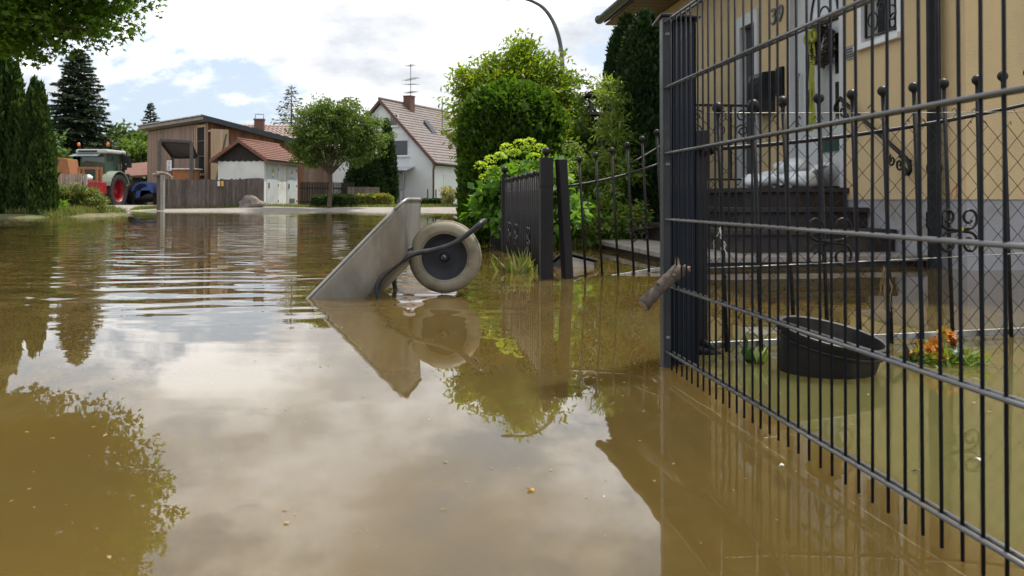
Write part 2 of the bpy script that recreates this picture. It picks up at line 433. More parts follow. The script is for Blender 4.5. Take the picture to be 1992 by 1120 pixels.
class MB:
    def __init__(s): s.v = []; s.f = []
    def add(s, vs, fs):
        o = len(s.v)
        s.v += [tuple(x) for x in vs]
        s.f += [tuple(i + o for i in q) for q in fs]
        return s
    def box(s, x0, x1, y0, y1, z0, z1, rot=None, at=None):
        vs = [Vector(p) for p in ((x0, y0, z0), (x1, y0, z0), (x1, y1, z0), (x0, y1, z0), (x0, y0, z1), (x1, y0, z1), (x1, y1, z1), (x0, y1, z1))]
        if rot is not None:
            vs = [rot @ p for p in vs]
        if at is not None:
            vs = [p + Vector(at) for p in vs]
        return s.add(vs, [(0, 3, 2, 1), (4, 5, 6, 7), (0, 1, 5, 4), (1, 2, 6, 5), (2, 3, 7, 6), (3, 0, 4, 7)])
    def prism(s, poly, ext):
        n = len(poly); e = Vector(ext)
        vs = [Vector(p) for p in poly] + [Vector(p) + e for p in poly]
        fs = [tuple(range(n - 1, -1, -1)), tuple(range(n, 2 * n))]
        fs += [(i, (i + 1) % n, n + (i + 1) % n, n + i) for i in range(n)]
        return s.add(vs, fs)
    def tube(s, P, r, n=8, caps=True, closed=False):
        P, T, N = frames(P)
        R = r if isinstance(r, (list, tuple, np.ndarray)) else [r] * len(P)
        vs = []
        for p, t, nn, rr in zip(P, T, N, R):
            b = t.cross(nn)
            for k in range(n):
                a = 2 * PI * k / n
                vs.append(p + (nn * math.cos(a) + b * math.sin(a)) * rr)
        fs = []
        m = len(P)
        for i in range(m - 1):
            for k in range(n):
                k2 = (k + 1) % n
                fs.append((i * n + k, i * n + k2, (i + 1) * n + k2, (i + 1) * n + k))
        if caps:
            fs.append(tuple(range(n - 1, -1, -1)))
            fs.append(tuple(range((m - 1) * n, m * n)))
        return s.add(vs, fs)
    def lathe(s, prof, n=24, M=None, cap=True):
        """prof list of (r, z); axis z; M optional matrix"""
        vs = []
        for r, z in prof:
            for k in range(n):
                a = 2 * PI * k / n
                p = Vector((r * math.cos(a), r * math.sin(a), z))
                vs.append(M @ p if M is not None else p)
        fs = []
        m = len(prof)
        for i in range(m - 1):
            for k in range(n):
                k2 = (k + 1) % n
                fs.append((i * n + k, i * n + k2, (i + 1) * n + k2, (i + 1) * n + k))
        if cap:
            if prof[0][0] > 1e-6: fs.append(tuple(range(n - 1, -1, -1)))
            if prof[-1][0] > 1e-6: fs.append(tuple(range((m - 1) * n, m * n)))
        return s.add(vs, fs)
    def sphere(s, c, r, n=12, m=8, sc=(1, 1, 1)):
        prof = [(max(r * math.sin(PI * i / m), 1e-5), -r * math.cos(PI * i / m)) for i in range(m + 1)]
        M = Matrix.Translation(Vector(c)) @ Matrix.Diagonal((*sc, 1))
        return s.lathe(prof, n, M, cap=False)
    def mesh(s, name, smooth=False):
        me = bpy.data.meshes.new(name)
        me.from_pydata(s.v, [], s.f)
        me.validate()
        me.update()
        if smooth:
            me.polygons.foreach_set('use_smooth', [True] * len(me.polygons))
        return me
    def build(s, name, m, parent=None, smooth=False, auto=False, bevel=0.0):
        me = s.mesh(name, smooth)
        o = bpy.data.objects.new(name, me)
        me.materials.append(MATS[m])
        link(o, parent)
        if auto:
            me.polygons.foreach_set('use_smooth', [True] * len(me.polygons))
            try:
                me.set_sharp_from_angle(angle=math.radians(35))
            except Exception:
                pass
        if bevel:
            bm = bmesh.new(); bm.from_mesh(me)
            bmesh.ops.remove_doubles(bm, verts=bm.verts, dist=1e-6)
            bmesh.ops.recalc_face_normals(bm, faces=bm.faces)
            ed = [e_ for e_ in bm.edges if e_.is_manifold and e_.calc_face_angle(0.0) > 0.5]
            bmesh.ops.bevel(bm, geom=ed, offset=bevel, segments=2, profile=0.5, affect='EDGES', clamp_overlap=True)
            bm.to_mesh(me); bm.free(); me.update()
        return o

def thicken(o, t):
    me = o.data
    bm = bmesh.new(); bm.from_mesh(me)
    bmesh.ops.recalc_face_normals(bm, faces=bm.faces)
    bmesh.ops.solidify(bm, geom=list(bm.faces), thickness=t)
    for f in bm.faces: f.smooth = True
    bm.to_mesh(me); bm.free(); me.update()

def inst(me, name, parent=None, loc=(0, 0, 0), rot=(0, 0, 0), sc=(1, 1, 1)):
    o = bpy.data.objects.new(name, me)
    o.location = loc; o.rotation_euler = rot; o.scale = sc
    return link(o, parent)

def from_arr(name, V, F, m, parent=None, kind=None, smooth=False):
    me = arr_mesh(name, V, F)
    me.materials.append(MATS[m])
    if smooth:
        me.polygons.foreach_set('use_smooth', [True] * len(me.polygons))
    o = bpy.data.objects.new(name, me)
    link(o, parent)
    if kind: o['kind'] = kind
    return o

def smoothpath(P, sub=6):
    """Catmull-Rom through the points"""
    P = [Vector(p) for p in P]
    out = []
    for i in range(len(P) - 1):
        p0 = P[max(i - 1, 0)]; p1 = P[i]; p2 = P[i + 1]; p3 = P[min(i + 2, len(P) - 1)]
        for k in range(sub):
            t = k / sub
            out.append(0.5 * ((2 * p1) + (p2 - p0) * t + (2 * p0 - 5 * p1 + 4 * p2 - p3) * t * t + (3 * p1 - p0 - 3 * p2 + p3) * t ** 3))
    out.append(P[-1])
    return out

# ------------------------------------------------------------------ foliage helpers
def norm(a): return a / np.maximum(np.linalg.norm(a, axis=1, keepdims=True), 1e-9)

def leaf_arrays(P, D, N, L, Wd, fold=0.15, mid=0.45):
    D = norm(D)
    S = norm(np.cross(D, N))
    N2 = np.cross(S, D)
    L = np.asarray(L).reshape(-1, 1) * np.ones((len(P), 1)); Wd = np.asarray(Wd).reshape(-1, 1) * np.ones((len(P), 1))
    a = P; c = P + D * L - N2 * L * 0.08
    m = P + D * L * mid
    b = m + S * Wd / 2 + N2 * Wd * fold
    d = m - S * Wd / 2 + N2 * Wd * fold
    V = np.stack([a, b, c, d], 1).reshape(-1, 3)
    F = np.arange(len(V), dtype=np.int32).reshape(-1, 4)
    return V, F

def star_arrays(rng, P, D, N, L):
    """five-lobed leaf, as maple: 10-gon split as one ngon"""
    D = norm(D); S = norm(np.cross(D, N)); N2 = np.cross(S, D)
    ang = np.radians([180, 125, 105, 72, 50, 38, 20, 0, -20, -38, -50, -72, -105, -125])
    rad = np.array([0.05, 0.32, 0.55, 0.40, 0.85, 0.75, 0.48, 1.0, 0.48, 0.75, 0.85, 0.40, 0.55, 0.32])
    L = np.asarray(L).reshape(-1, 1)
    out = []
    for a, r in zip(ang, rad):
        out.append(P + D * L * (r * math.cos(a) * 0.6 + 0.3) + S * L * (r * math.sin(a) * 0.62) - N2 * L * 0.12 * abs(math.sin(a)))
    V = np.stack(out, 1).reshape(-1, 3)
    F = np.arange(len(V), dtype=np.int32).reshape(-1, len(ang))
    return V, F

def rand_dirs(rng, n, zb=0.0):
    d = rng.normal(size=(n, 3)); d[:, 2] += zb
    return norm(d)

def ellipsoid_pts(rng, n, c, r, shell=0.45):
    d = rand_dirs(rng, n)
    u = rng.random(n) ** shell
    return np.array(c) + d * u[:, None] * np.array(r)

def limb_mesh(mb, a, b, r0, r1, rng, sag=0.0, n=6, seg=5, wob=0.06):
    a = Vector(a); b = Vector(b)
    L = (b - a).length
    pts = []; rr = []
    for i in range(seg + 1):
        t = i / seg
        p = a.lerp(b, t) + Vector(rng.normal(size=3) * wob * L * math.sin(PI * t) * 0.5)
        p.z += sag * L * math.sin(PI * t)
        pts.append(p); rr.append(r0 + (r1 - r0) * t)
    mb.tube(pts, rr, n)

def broadleaf(name, label, base, trunk_top, r_trunk, crowns, leaf, nclump, nleaf, clump_r, lsize, lw=0.55, seed=1, star=False, group=None, limbs=22, droop=0.35, cat='tree', lean=None, shell=0.4, keep=None):
    rng = np.random.default_rng(seed)
    root = thing(name, label, cat, base, 0, group)
    b = np.array(base)
    mb = MB()
    tt = Vector(trunk_top) - Vector(base)
    tp = [Vector((0, 0, -0.3)), Vector((0, 0, 0.02)), tt * 0.5 + Vector((0.04, 0.02, 0)), tt]
    mb.tube(smoothpath(tp, 4), list(np.linspace(r_trunk * 1.25, r_trunk * 0.7, 13)), 10)
    wts = np.array([c[1][0] * c[1][1] * c[1][2] for c in crowns]); wts = wts / wts.sum()
    CC = []
    for (c, r), wt in zip(crowns, wts):
        CC.append(ellipsoid_pts(rng, max(3, int(nclump * wt)), np.array(c) - b, r, shell))
    CC = np.concatenate(CC)
    ids = rng.permutation(len(CC))[:limbs]
    mains = []
    for i in ids[:max(4, limbs // 4)]:
        e = tt + (Vector(CC[i]) - tt) * 0.85
        limb_mesh(mb, tt * 0.93, e, r_trunk * 0.55, r_trunk * 0.14, rng, 0.08)
        mains.append(e)
    for i in ids[max(4, limbs // 4):]:
        e = Vector(CC[i])
        m = min(mains, key=lambda q: (q - e).length)
        s = tt.lerp(m, 0.55 + 0.35 * rng.random())
        limb_mesh(mb, s, e, r_trunk * 0.24, r_trunk * 0.05, rng, 0.05, 5)
    mb.build('trunk', 'bark', root, smooth=True)
    n = len(CC) * nleaf
    cc = np.repeat(CC, nleaf, 0)
    P = cc + rand_dirs(rng, n) * (rng.random(n) ** 0.45)[:, None] * 1.75 * np.array([1, 1, 0.62]) * clump_r * (0.6 + 0.8 * np.repeat(rng.random(len(CC)), nleaf))[:, None]
    if keep is not None:
        P = P[keep(P + b)]
        n = len(P)
    D = norm(rng.normal(size=(n, 3)) + norm(P - CC.mean(0)) * 0.7 + np.array([0, 0, -droop]))
    N = norm(rng.normal(size=(n, 3)) * 0.55 + np.array([0, 0, 1.0]))
    L = lsize * (0.65 + 0.7 * rng.random(n))
    if star:
        V, F = star_arrays(rng, P, D, N, L)
    else:
        V, F = leaf_arrays(P, D, N, L, L * lw)
    from_arr('crown', V, F, leaf, root)
    return root

def column_tree(name, label, base, height, prof, leaf, n, llen, lw, seed=1, group=None, lobes=5, lobe_amp=0.18, up=1.4, core=True, cat='tree', sq=None, droop=0.0, depth=0.12, trunk=True, tuft=0.0):
    """dense conifer/hedge body. prof(t)->radius (or (rx,ry)); sq = superellipse power"""
    rng = np.random.default_rng(seed)
    root = thing(name, label, cat, base, 0, group)
    phs = rng.random((lobes, 3)) * 2 * PI
    def rad(t, a):
        r = np.array([prof(x) for x in t])
        k = np.zeros_like(t)
        for j in range(lobes):
            k += np.sin(a * (2 + j * 2) + phs[j, 0] + t * (2.0 + 5 * j) + phs[j, 1]) / (1 + 0.5 * j)
        k = k / lobes * 1.6
        if r.ndim == 2:
            ca, sa = np.cos(a), np.sin(a)
            q = sq or 2.0
            den = (np.abs(ca) / np.maximum(r[:, 0], 1e-4)) ** q + (np.abs(sa) / np.maximum(r[:, 1], 1e-4)) ** q
            rr = den ** (-1.0 / q)
        else:
            rr = r
        return rr * (1 + lobe_amp * k)
    t = rng.random(n); a = rng.random(n) * 2 * PI
    rr = rad(t, a)
    keepm = rng.random(n) < np.clip(rr / rr.max() + 0.15, 0, 1)
    t, a, rr = t[keepm], a[keepm], rr[keepm]
    n = len(t)
    dep = 1 - depth * rng.random(n) ** 1.5 / np.maximum(rr, 0.05)
    out = np.stack([np.cos(a), np.sin(a), np.zeros(n)], 1)
    P = out * (rr * np.clip(dep, 0.2, 1.0))[:, None]
    P[:, 2] = t * height + rng.normal(size=n) * height * 0.006
    D = out * (0.55 + 0.5 * rng.random(n))[:, None] + rng.normal(size=(n, 3)) * 0.35
    D[:, 2] += up * (0.4 + 0.6 * rng.random(n)) - droop
    Ld = llen * (0.5 + 0.9 * rng.random(n))
    if tuft:
        big = rng.random(n) < 0.06
        Ld[big] *= 1 + tuft
    N = norm(np.cross(D, rng.normal(size=(n, 3))))
    V, F = leaf_arrays(P - norm(D) * Ld[:, None] * 0.35, D, N, Ld, Ld * lw, 0.2, 0.55)
    from_arr('crown', V, F, leaf, root)
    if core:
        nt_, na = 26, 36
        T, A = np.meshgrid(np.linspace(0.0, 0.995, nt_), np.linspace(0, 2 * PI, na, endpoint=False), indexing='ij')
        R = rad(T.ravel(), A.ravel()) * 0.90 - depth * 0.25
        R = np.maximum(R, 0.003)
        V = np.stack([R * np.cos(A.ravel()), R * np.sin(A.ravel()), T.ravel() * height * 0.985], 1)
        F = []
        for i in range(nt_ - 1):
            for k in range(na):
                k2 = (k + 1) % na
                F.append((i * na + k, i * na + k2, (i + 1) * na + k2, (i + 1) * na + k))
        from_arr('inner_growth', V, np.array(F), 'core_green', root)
    if trunk:
        MB().tube([(0, 0, -0.3), (0, 0, height * 0.5)], [0.09, 0.05], 8).build('trunk', 'bark', root, True)
    return root

def spruce(name, label, base, height, rbase, seed=1, group=None, nb=120, dens=34, leaf='leaf_spruce', droop=0.35, ll=0.34, top=0.04, prof=0.8):
    rng = np.random.default_rng(seed)
    root = thing(name, label, 'tree', base, 0, group)
    MB().tube([(0, 0, -0.3), (0, 0, height * 0.5), (0, 0, height)], [height * 0.022, height * 0.012, 0.02], 8).build('trunk', 'bark', root, True)
    Ps, Ds, Ls = [], [], []
    br = MB()
    for i in range(nb):
        t = (i + rng.random()) / nb
        z = height * (0.06 + 0.93 * t)
        r = rbase * ((1 - t) ** prof) * (0.7 + 0.5 * rng.random()) + top
        a = i * 2.39996 + rng.normal() * 0.3
        o = np.array([math.cos(a), math.sin(a), 0])
        lift = 0.25 * r * (t - 0.35)
        s = np.linspace(0.12, 1, 7)
        path = [np.array([0, 0, z]) + o * r * x + np.array([0, 0, lift * x - droop * r * x * x * (1 - 0.6 * t) + 0.12 * r * x ** 4]) for x in s]
        br.tube([(0, 0, z)] + [Vector(p) for p in path], list(np.linspace(0.035 * (1 - t) + 0.012, 0.006, 8)), 4, caps=False)
        m = int(dens * (0.35 + r / rbase))
        u = rng.random(m) ** 0.8
        idx = np.minimum((u * 6).astype(int), 5)
        pa = np.array(path)
        fr = (u * 6 - idx)[:, None]
        P = pa[idx] * (1 - fr) + pa[idx + 1] * fr
        sd = np.array([-math.sin(a), math.cos(a), 0])
        side = rng.choice([-1, 1], m)[:, None]
        wid = (0.30 * r * (1 - u * 0.75) * rng.random(m))[:, None]
        P = P + sd * side * wid
        D = o * 0.7 + sd * side * (0.5 + 0.3 * rng.random((m, 1))) + np.array([0, 0, -0.45]) * rng.random((m, 1)) + rng.normal(size=(m, 3)) * 0.2
        Ps.append(P); Ds.append(D); Ls.append(ll * (0.6 + 0.7 * rng.random(m)) * (0.55 + 0.45 * (1 - t)))
    br.build('branches', 'bark', root)
    P = np.concatenate(Ps); D = np.concatenate(Ds); L = np.concatenate(Ls)
    N = norm(rng.normal(size=(len(P), 3)) * 0.5 + np.array([0, 0, 1]))
    V, F = leaf_arrays(P, D, N, L, L * 0.27, -0.25, 0.5)
    from_arr('crown', V, F, leaf, root)
    return root

# ------------------------------------------------------------------ terrain, road, water
def sst(x, a, b):
    t = np.clip((x - a) / (b - a), 0, 1)
    return t * t * (3 - 2 * t)

def ground_z(x, y):
    x = np.asarray(x, float); y = np.asarray(y, float)
    z = np.full(np.broadcast(x, y).shape, -0.36)
    edge = 40.6 + 0.5 * np.sin(x * 0.55) + 0.35 * np.sin(x * 1.3 + 1)
    far = sst(y, edge - 6, edge + 5.5) * 0.545
    # left bank under the conifer and the bushes
    le = -12.9 + 0.35 * np.sin(y * 0.7) - sst(y, 31, 36) * 1.2
    left = sst(-x, -le - 0.9, -le + 0.9) * 0.47 * sst(y, 24.2, 26.4) * (1 - sst(y, 31.0, 33.5))
    # garden on the right, behind the iron fence
    ge = 0.30 - 0.10 * (y - 5.9)
    gar = sst(x - ge, 0.0, 0.8) * sst(y, 9.0, 11.6) * 0.43
    z = z + np.maximum(np.maximum(far, left), gar)
    return z

gx = np.concatenate([np.linspace(-900, -44, 14), np.linspace(-42, 26, 180), np.linspace(28, 900, 14)])
gy = np.concatenate([np.linspace(-60, 0, 6), np.linspace(1, 70, 190), np.linspace(74, 3500, 30)])
GX, GY = np.meshgrid(gx, gy)
GZ = ground_z(GX, GY)
V = np.stack([GX.ravel(), GY.ravel(), GZ.ravel()], 1)
nx, ny = len(gx), len(gy)
I = np.arange((ny - 1) * (nx - 1)); r_, c_ = I // (nx - 1), I % (nx - 1)
F = np.stack([r_ * nx + c_, r_ * nx + c_ + 1, (r_ + 1) * nx + c_ + 1, (r_ + 1) * nx + c_], 1)
from_arr('ground', V, F, 'ground', kind='structure', smooth=True)

# the dry end of the street: pale asphalt that runs out of the water
rx = np.linspace(-24, 9, 120)
ry = np.linspace(0, 1, 16)
RX, RT = np.meshgrid(rx, ry)
r0 = 34.5
r1 = 44.0 - sst(RX, -16.5, -12.8) * 0.2 - sst(RX, -10, -2) * 0.6 + 6.0 * sst(-RX, 17.2, 18.6)
RY = r0 + (r1 - r0) * RT
RZ = ground_z(RX, RY) + 0.03
V = np.stack([RX.ravel(), RY.ravel(), RZ.ravel()], 1)
nx, ny = len(rx), len(ry)
I = np.arange((ny - 1) * (nx - 1)); r_, c_ = I // (nx - 1), I % (nx - 1)
F = np.stack([r_ * nx + c_, r_ * nx + c_ + 1, (r_ + 1) * nx + c_ + 1, (r_ + 1) * nx + c_], 1)
from_arr('road', V, F, 'road', kind='structure', smooth=True)

o = from_arr('water', [(-70, -40, 0), (60, -40, 0), (60, 47, 0), (-70, 47, 0)], [(0, 1, 2, 3)], 'water', kind='structure')

# grass along the dry edges
def grass(name, label, pts, hgt, seed, m='grass_blade'):
    rng = np.random.default_rng(seed)
    n = len(pts)
    P = np.array(pts)
    D = rng.normal(size=(n, 3)) * 0.45; D[:, 2] = 1.0
    L = hgt * (0.4 + 0.9 * rng.random(n))
    V, F = leaf_arrays(P, D, rng.normal(size=(n, 3)), L, 0.018 + 0.02 * rng.random(n), 0.1, 0.4)
    o = from_arr(name, V, F, m, kind='stuff')
    tag(o, label, 'grass')
rng = np.random.default_rng(5)
n = 9000
x = rng.uniform(-17.5, -12.2, n); t = rng.random(n)
y = 42.6 + (x + 16) * 0.35 + rng.normal(size=n) * 0.28
grass('verge_grass', 'dry grass strip along the foot of the grey board fence', np.stack([x, y, ground_z(x, y)], 1), 0.16, 6)
n = 6000
x = rng.uniform(-12.5, 2.5, n); y = 43.9 + rng.random(n) * 1.2
grass('verge_grass', 'grass strip in front of the low hedges by the road', np.stack([x, y, ground_z(x, y)], 1), 0.16, 7)
n = 5000
y = rng.uniform(26.2, 31.2, n); x = -13.2 - rng.random(n) * 1.5
grass('bank_grass', 'grass on the left bank under the conifer', np.stack([x, y, ground_z(x, y)], 1), 0.22, 8)
n = 3500
y = rng.uniform(10.2, 13, n); x = 0.15 + rng.random(n) * 1.7
grass('garden_grass', 'long grass at the garden edge behind the iron gate', np.stack([x, y, ground_z(x, y)], 1), 0.24, 9)
n = 70
y = rng.uniform(6.3, 6.6, n); x = 0.1 - 0.1 * (y - 6) + rng.normal(size=n) * 0.05
grass('fence_grass', 'tuft of grass standing in the water at the iron fence', np.stack([x, y, np.full(n, -0.05)], 1), 0.20, 10)

# ================================================================== YELLOW HOUSE (right)
WS = -0.13                       # wall runs almost along the street: x = WA + WS*y
WA = 4.12
HA = math.atan2(-WS, 1.0)        # local +y axis of the house = along the wall, away from us
def wall_xy(y): return Vector((WA + WS * y, y, 0))
CORNER = wall_xy(6.53)
house = thing('yellow_house', 'yellow plastered house with grey plinth behind the dark fences', 'house', (CORNER.x, CORNER.y, 0), HA)
hl = math.sqrt(1 + WS * WS)      # wall length per metre of y
def hy(y): return (y - 6.53) * hl   # local y of world depth y on the wall
WL = hy(14.45)
# local frame: wall A lies in x=0 (faces -x), wall B in y=0 (faces -y)
def wall_with_holes(mb, holes, y0, y1, z0, z1, xa, xb):
    ys = sorted({y0, y1, *[h[0] for h in holes], *[h[1] for h in holes]})
    zs = sorted({z0, z1, *[h[2] for h in holes], *[h[3] for h in holes]})
    for i in range(len(ys) - 1):
        for j in range(len(zs) - 1):
            cy, cz = (ys[i] + ys[i + 1]) / 2, (zs[j] + zs[j + 1]) / 2
            if any(h[0] < cy < h[1] and h[2] < cz < h[3] for h in holes):
                continue
            mb.box(xa, xb, ys[i], ys[i + 1], zs[j], zs[j + 1])
door_y = (hy(8.28), hy(9.45)); door_z = (0.62, 2.86)
win_y = (hy(7.40), hy(7.97)); win_z = (1.88, 2.95)
sid_y = (hy(10.22), hy(10.86)); sid_z = (0.62, 2.68)
mb = MB()
wall_with_holes(mb, [(*door_y, *door_z), (*win_y, *win_z), (*sid_y, *sid_z)], 0, WL, 0.515, 3.62, 0.0, 0.28)
mb.box(0.28, 7.0, 0, 0.28, 0.515, 3.62)          # wall B facing us
mb.box(0.28, 7.0, WL - 0.28, WL, 0.515, 3.62)
mb.build('wall', 'plaster', house)
mb = MB(); mb.box(0.012, 7.0, 0.012, WL - 0.012, -0.5, 0.513)
mb.build('plinth', 'plinth', house)
MB().box(0.30, 6.9, 0.3, WL - 0.3, 0.514, 0.60).box(1.6, 1.7, 0.3, WL - 0.3, 0.61, 3.4).build('inner_wall', 'interior', house)
# roof: eave parallel to wall A
ev = -0.66; ez = 3.42
mb = MB()
mb.prism([(ev, -0.5, ez), (ev, -0.5, ez + 0.16), (3.6, -0.5, ez + 2.7), (7.8, -0.5, ez + 0.2), (7.8, -0.5, ez), (3.6, -0.5, ez + 2.5)], (0, WL + 1.05, 0))
roof = mb.build('roof', 'roof_dark', house)
mb = MB()
for k in range(42):
    y = -0.5 + k * (WL + 1.05) / 42
    mb.box(ev + 0.02, 0.01, y + 0.01, y + (WL + 1.05) / 42 - 0.01, ez - 0.035, ez - 0.012)
mb.build('soffit', 'soffit', house)
mb = MB()
prof = [(ev - 0.075 + 0.075 * math.cos(a), ez + 0.06 + 0.075 * math.sin(a)) for a in np.linspace(PI, 2 * PI, 9)]
prof2 = [(ev - 0.075 + 0.066 * math.cos(a), ez + 0.06 + 0.066 * math.sin(a)) for a in np.linspace(2 * PI, PI, 9)]
mb.prism([(p[0], -0.55, p[1]) for p in prof + prof2], (0, WL + 1.12, 0))
mb.lathe([(0.075, 0), (0.075, 0.01)], 16, Matrix.Translation((ev - 0.075, WL + 0.575, ez + 0.06)) @ Matrix.Rotation(PI / 2, 4, 'X'))
gut = mb.build('gutter', 'gutter', house)
# downpipe near the corner
dp = MB()
dp.tube([(-0.075, 0.27, -0.4), (-0.075, 0.27, 3.2), (-0.2, 0.27, 3.33), (ev - 0.06, 0.27, 3.42)], 0.05, 16)
dpo = dp.build('downpipe', 'downpipe', house, auto=True)
for z, zl, r in ((0.72, 0.05, 0.056), (2.2, 0.05, 0.056), (0.30, 0.12, 0.06)):
    MB().tube([(-0.075, 0.27, z), (-0.075, 0.27, z + zl)], r, 16).build('pipe_clamp', 'downpipe', dpo, auto=True)

# front door: white frame, arched light, two slim panes, dark letter panel
dy0, dy1 = door_y
door = MB()
door.box(0.05, 0.16, dy0 + 0.07, dy1 - 0.07, door_z[0] + 0.02, door_z[1] - 0.07)
doo = door.build('front_door', 'door_white', house, bevel=0.004)
mb = MB()
mb.box(-0.02, 0.18, dy0 + 0.002, dy0 + 0.07, door_z[0] + 0.002, door_z[1] - 0.002)
mb.box(-0.02, 0.18, dy1 - 0.07, dy1 - 0.002, door_z[0] + 0.002, door_z[1] - 0.002)
mb.box(-0.02, 0.18, dy0 + 0.07, dy1 - 0.07, door_z[1] - 0.07, door_z[1] - 0.002)
mb.build('door_frame', 'door_white', doo, bevel=0.004)
cy = (dy0 + dy1) / 2 - 0.12
mb = MB()   # arched pane (upper half)
arc = [(0.044, cy + 0.27 * math.cos(a), 2.22 + 0.40 * math.sin(a)) for a in np.linspace(0, PI, 17)]
mb.prism(arc, (-0.006, 0, 0))
mb.build('arched_pane', 'glass_pale', doo)
mb = MB()
mb.tube([(0.036, cy + 0.28 * math.cos(a), 2.22 + 0.41 * math.sin(a)) for a in np.linspace(0, PI, 21)], 0.014, 6)
mb.tube([(0.036, cy - 0.28, 2.22), (0.036, cy + 0.28, 2.22)], 0.012, 6)
mb.tube([(0.036, cy + 0.12 * math.cos(a), 2.24 + 0.14 * math.sin(a)) for a in np.linspace(0, PI, 12)], 0.009, 6)
mb.build('pane_trim', 'dark_glossy', doo, smooth=True)
for yy in (dy0 + 0.17, dy0 + 0.24 + 0.5):
    for z0, z1 in ((1.28, 1.62), (1.70, 2.08)):
        MB().box(0.040, 0.052, yy, yy + 0.09, z0, z1).build('door_pane', 'glass_dark', doo)
MB().box(0.030, 0.052, dy0 + 0.16, dy0 + 0.60, 0.97, 1.12).build('letter_panel', 'glass_green', doo, bevel=0.003)
mb = MB().tube([(0.02, dy1 - 0.2, 1.2), (0.0, dy1 - 0.2, 1.25), (0.0, dy1 - 0.2, 1.75), (0.02, dy1 - 0.2, 1.8)], 0.014, 8)
mb.build('door_handle', 'galv_wire', doo, smooth=True)

# narrow tall window beside the door
s0, s1 = sid_y
mb = MB()
for a, b, c, d in ((s0, s0 + 0.09, sid_z[0], sid_z[1]), (s1 - 0.12, s1, sid_z[0], sid_z[1])):
    mb.box(-0.025, 0.16, a + 0.002, b, c + 0.002, d - 0.002)
mb.box(-0.025, 0.16, s0 + 0.09, s1 - 0.12, sid_z[1] - 0.14, sid_z[1] - 0.002)
mb.box(-0.025, 0.16, s0 + 0.09, s1 - 0.12, sid_z[0] + 0.002, sid_z[0] + 0.12)
so_ = mb.build('side_window', 'door_white', house, bevel=0.004)
MB().box(0.06, 0.075, s0 + 0.085, s1 - 0.115, sid_z[0] + 0.11, sid_z[1] - 0.13).build('pane', 'glass_dark', so_)

# small window with white surround, sill and wrought grille
w0, w1 = win_y
mb = MB()
mb.box(-0.012, 0.15, w0 - 0.06, w0 + 0.001, win_z[0] - 0.002, win_z[1])
mb.box(-0.012, 0.15, w1 - 0.001, w1 + 0.06, win_z[0] - 0.002, win_z[1])
mb.box(0.10, 0.16, w0 + 0.002, w0 + 0.05, win_z[0], win_z[1])
mb.box(0.10, 0.16, w1 - 0.05, w1 - 0.002, win_z[0], win_z[1])
mb.box(0.10, 0.16, w0 + 0.05, w1 - 0.05, win_z[0], win_z[0] + 0.06)
wo_ = mb.build('window', 'white_paint', house, bevel=0.003)
MB().box(0.12, 0.13, w0 + 0.04, w1 - 0.04, win_z[0] + 0.05, win_z[1]).build('pane', 'glass_dark', wo_)
MB().box(-0.05, 0.10, w0 - 0.07, w1 + 0.07, win_z[0] - 0.055, win_z[0] - 0.004).build('sill', 'white_paint', wo_, bevel=0.004)
def spiral(c, r, a0, turns, u, v, n=26, shrink=0.25):
    pts = []
    for i in range(n + 1):
        t = i / n
        a = a0 + turns * 2 * PI * t
        rr = r * (1 - (1 - shrink) * t)
        pts.append(Vector(c) + Vector(u) * rr * math.cos(a) + Vector(v) * rr * math.sin(a))
    return pts
mb = MB()
gy0, gy1, gz0, gz1 = w0 + 0.03, w1 - 0.03, win_z[0] + 0.05, win_z[1] - 0.04
for y in (gy0, gy1):
    mb.box(0.012, 0.030, y - 0.009, y + 0.009, gz0, gz1)
for z in (gz0, gz1):
    mb.box(0.014, 0.028, gy0, gy1, z - 0.008, z + 0.008)
for y in np.linspace(gy0 + 0.13, gy1 - 0.13, 2):
    mb.box(0.016, 0.026, y - 0.006, y + 0.006, gz0, gz1)
U_, V_ = (0, 1, 0), (0, 0, 1)
for k, (yc, zc, r, a0, tn) in enumerate([(gy0 + 0.10, gz0 + 0.13, 0.10, -1.2, 1.3), (gy1 - 0.10, gz0 + 0.13, 0.10, 4.3, -1.3), (gy0 + 0.11, gz0 + 0.40, 0.10, 1.2, -1.4),
                                         (gy1 - 0.11, gz0 + 0.40, 0.10, 1.9, 1.4), ((gy0 + gy1) / 2, gz0 + 0.24, 0.07, 0.0, 1.5), ((gy0 + gy1) / 2, gz0 + 0.55, 0.08, 2.0, 1.5)]):
    mb.tube(spiral((0.021, yc, zc), r, a0, tn, U_, V_), 0.0075, 6)
mb.build('grille', 'dark_glossy', wo_, smooth=True)

# house number 39, plaque
def text_obj(body, size, extrude, name, m, parent, loc, rot):
    cu = bpy.data.curves.new(name, 'FONT')
    cu.body = body; cu.size = size; cu.extrude = extrude; cu.align_x = 'CENTER'; cu.align_y = 'CENTER'
    tmp = bpy.data.objects.new('tmp_text', cu)
    me = bpy.data.meshes.new_from_object(tmp)
    bpy.data.objects.remove(tmp); bpy.data.curves.remove(cu)
    me.name = name
    me.materials.clear(); me.materials.append(MATS[m])
    o = inst(me, name, parent, loc, rot)
    return o
nb = text_obj('39', 0.25, 0.008, 'house_number', 'lamp_grey', house, (-0.012, hy(9.72), 2.49), (PI / 2, 0, -PI / 2))
nb.scale = (1.35, 1, 1)
MB().box(-0.014, -0.001, hy(8.07), hy(8.24), 1.78, 1.90).build('plaque', 'plaque', house)
mb = MB()
for z in (1.87, 1.845, 1.82, 1.80):
    mb.box(-0.0165, -0.0145, hy(8.085), hy(8.225), z - 0.005, z + 0.004)
mb.build('plaque_print', 'print_black', house)

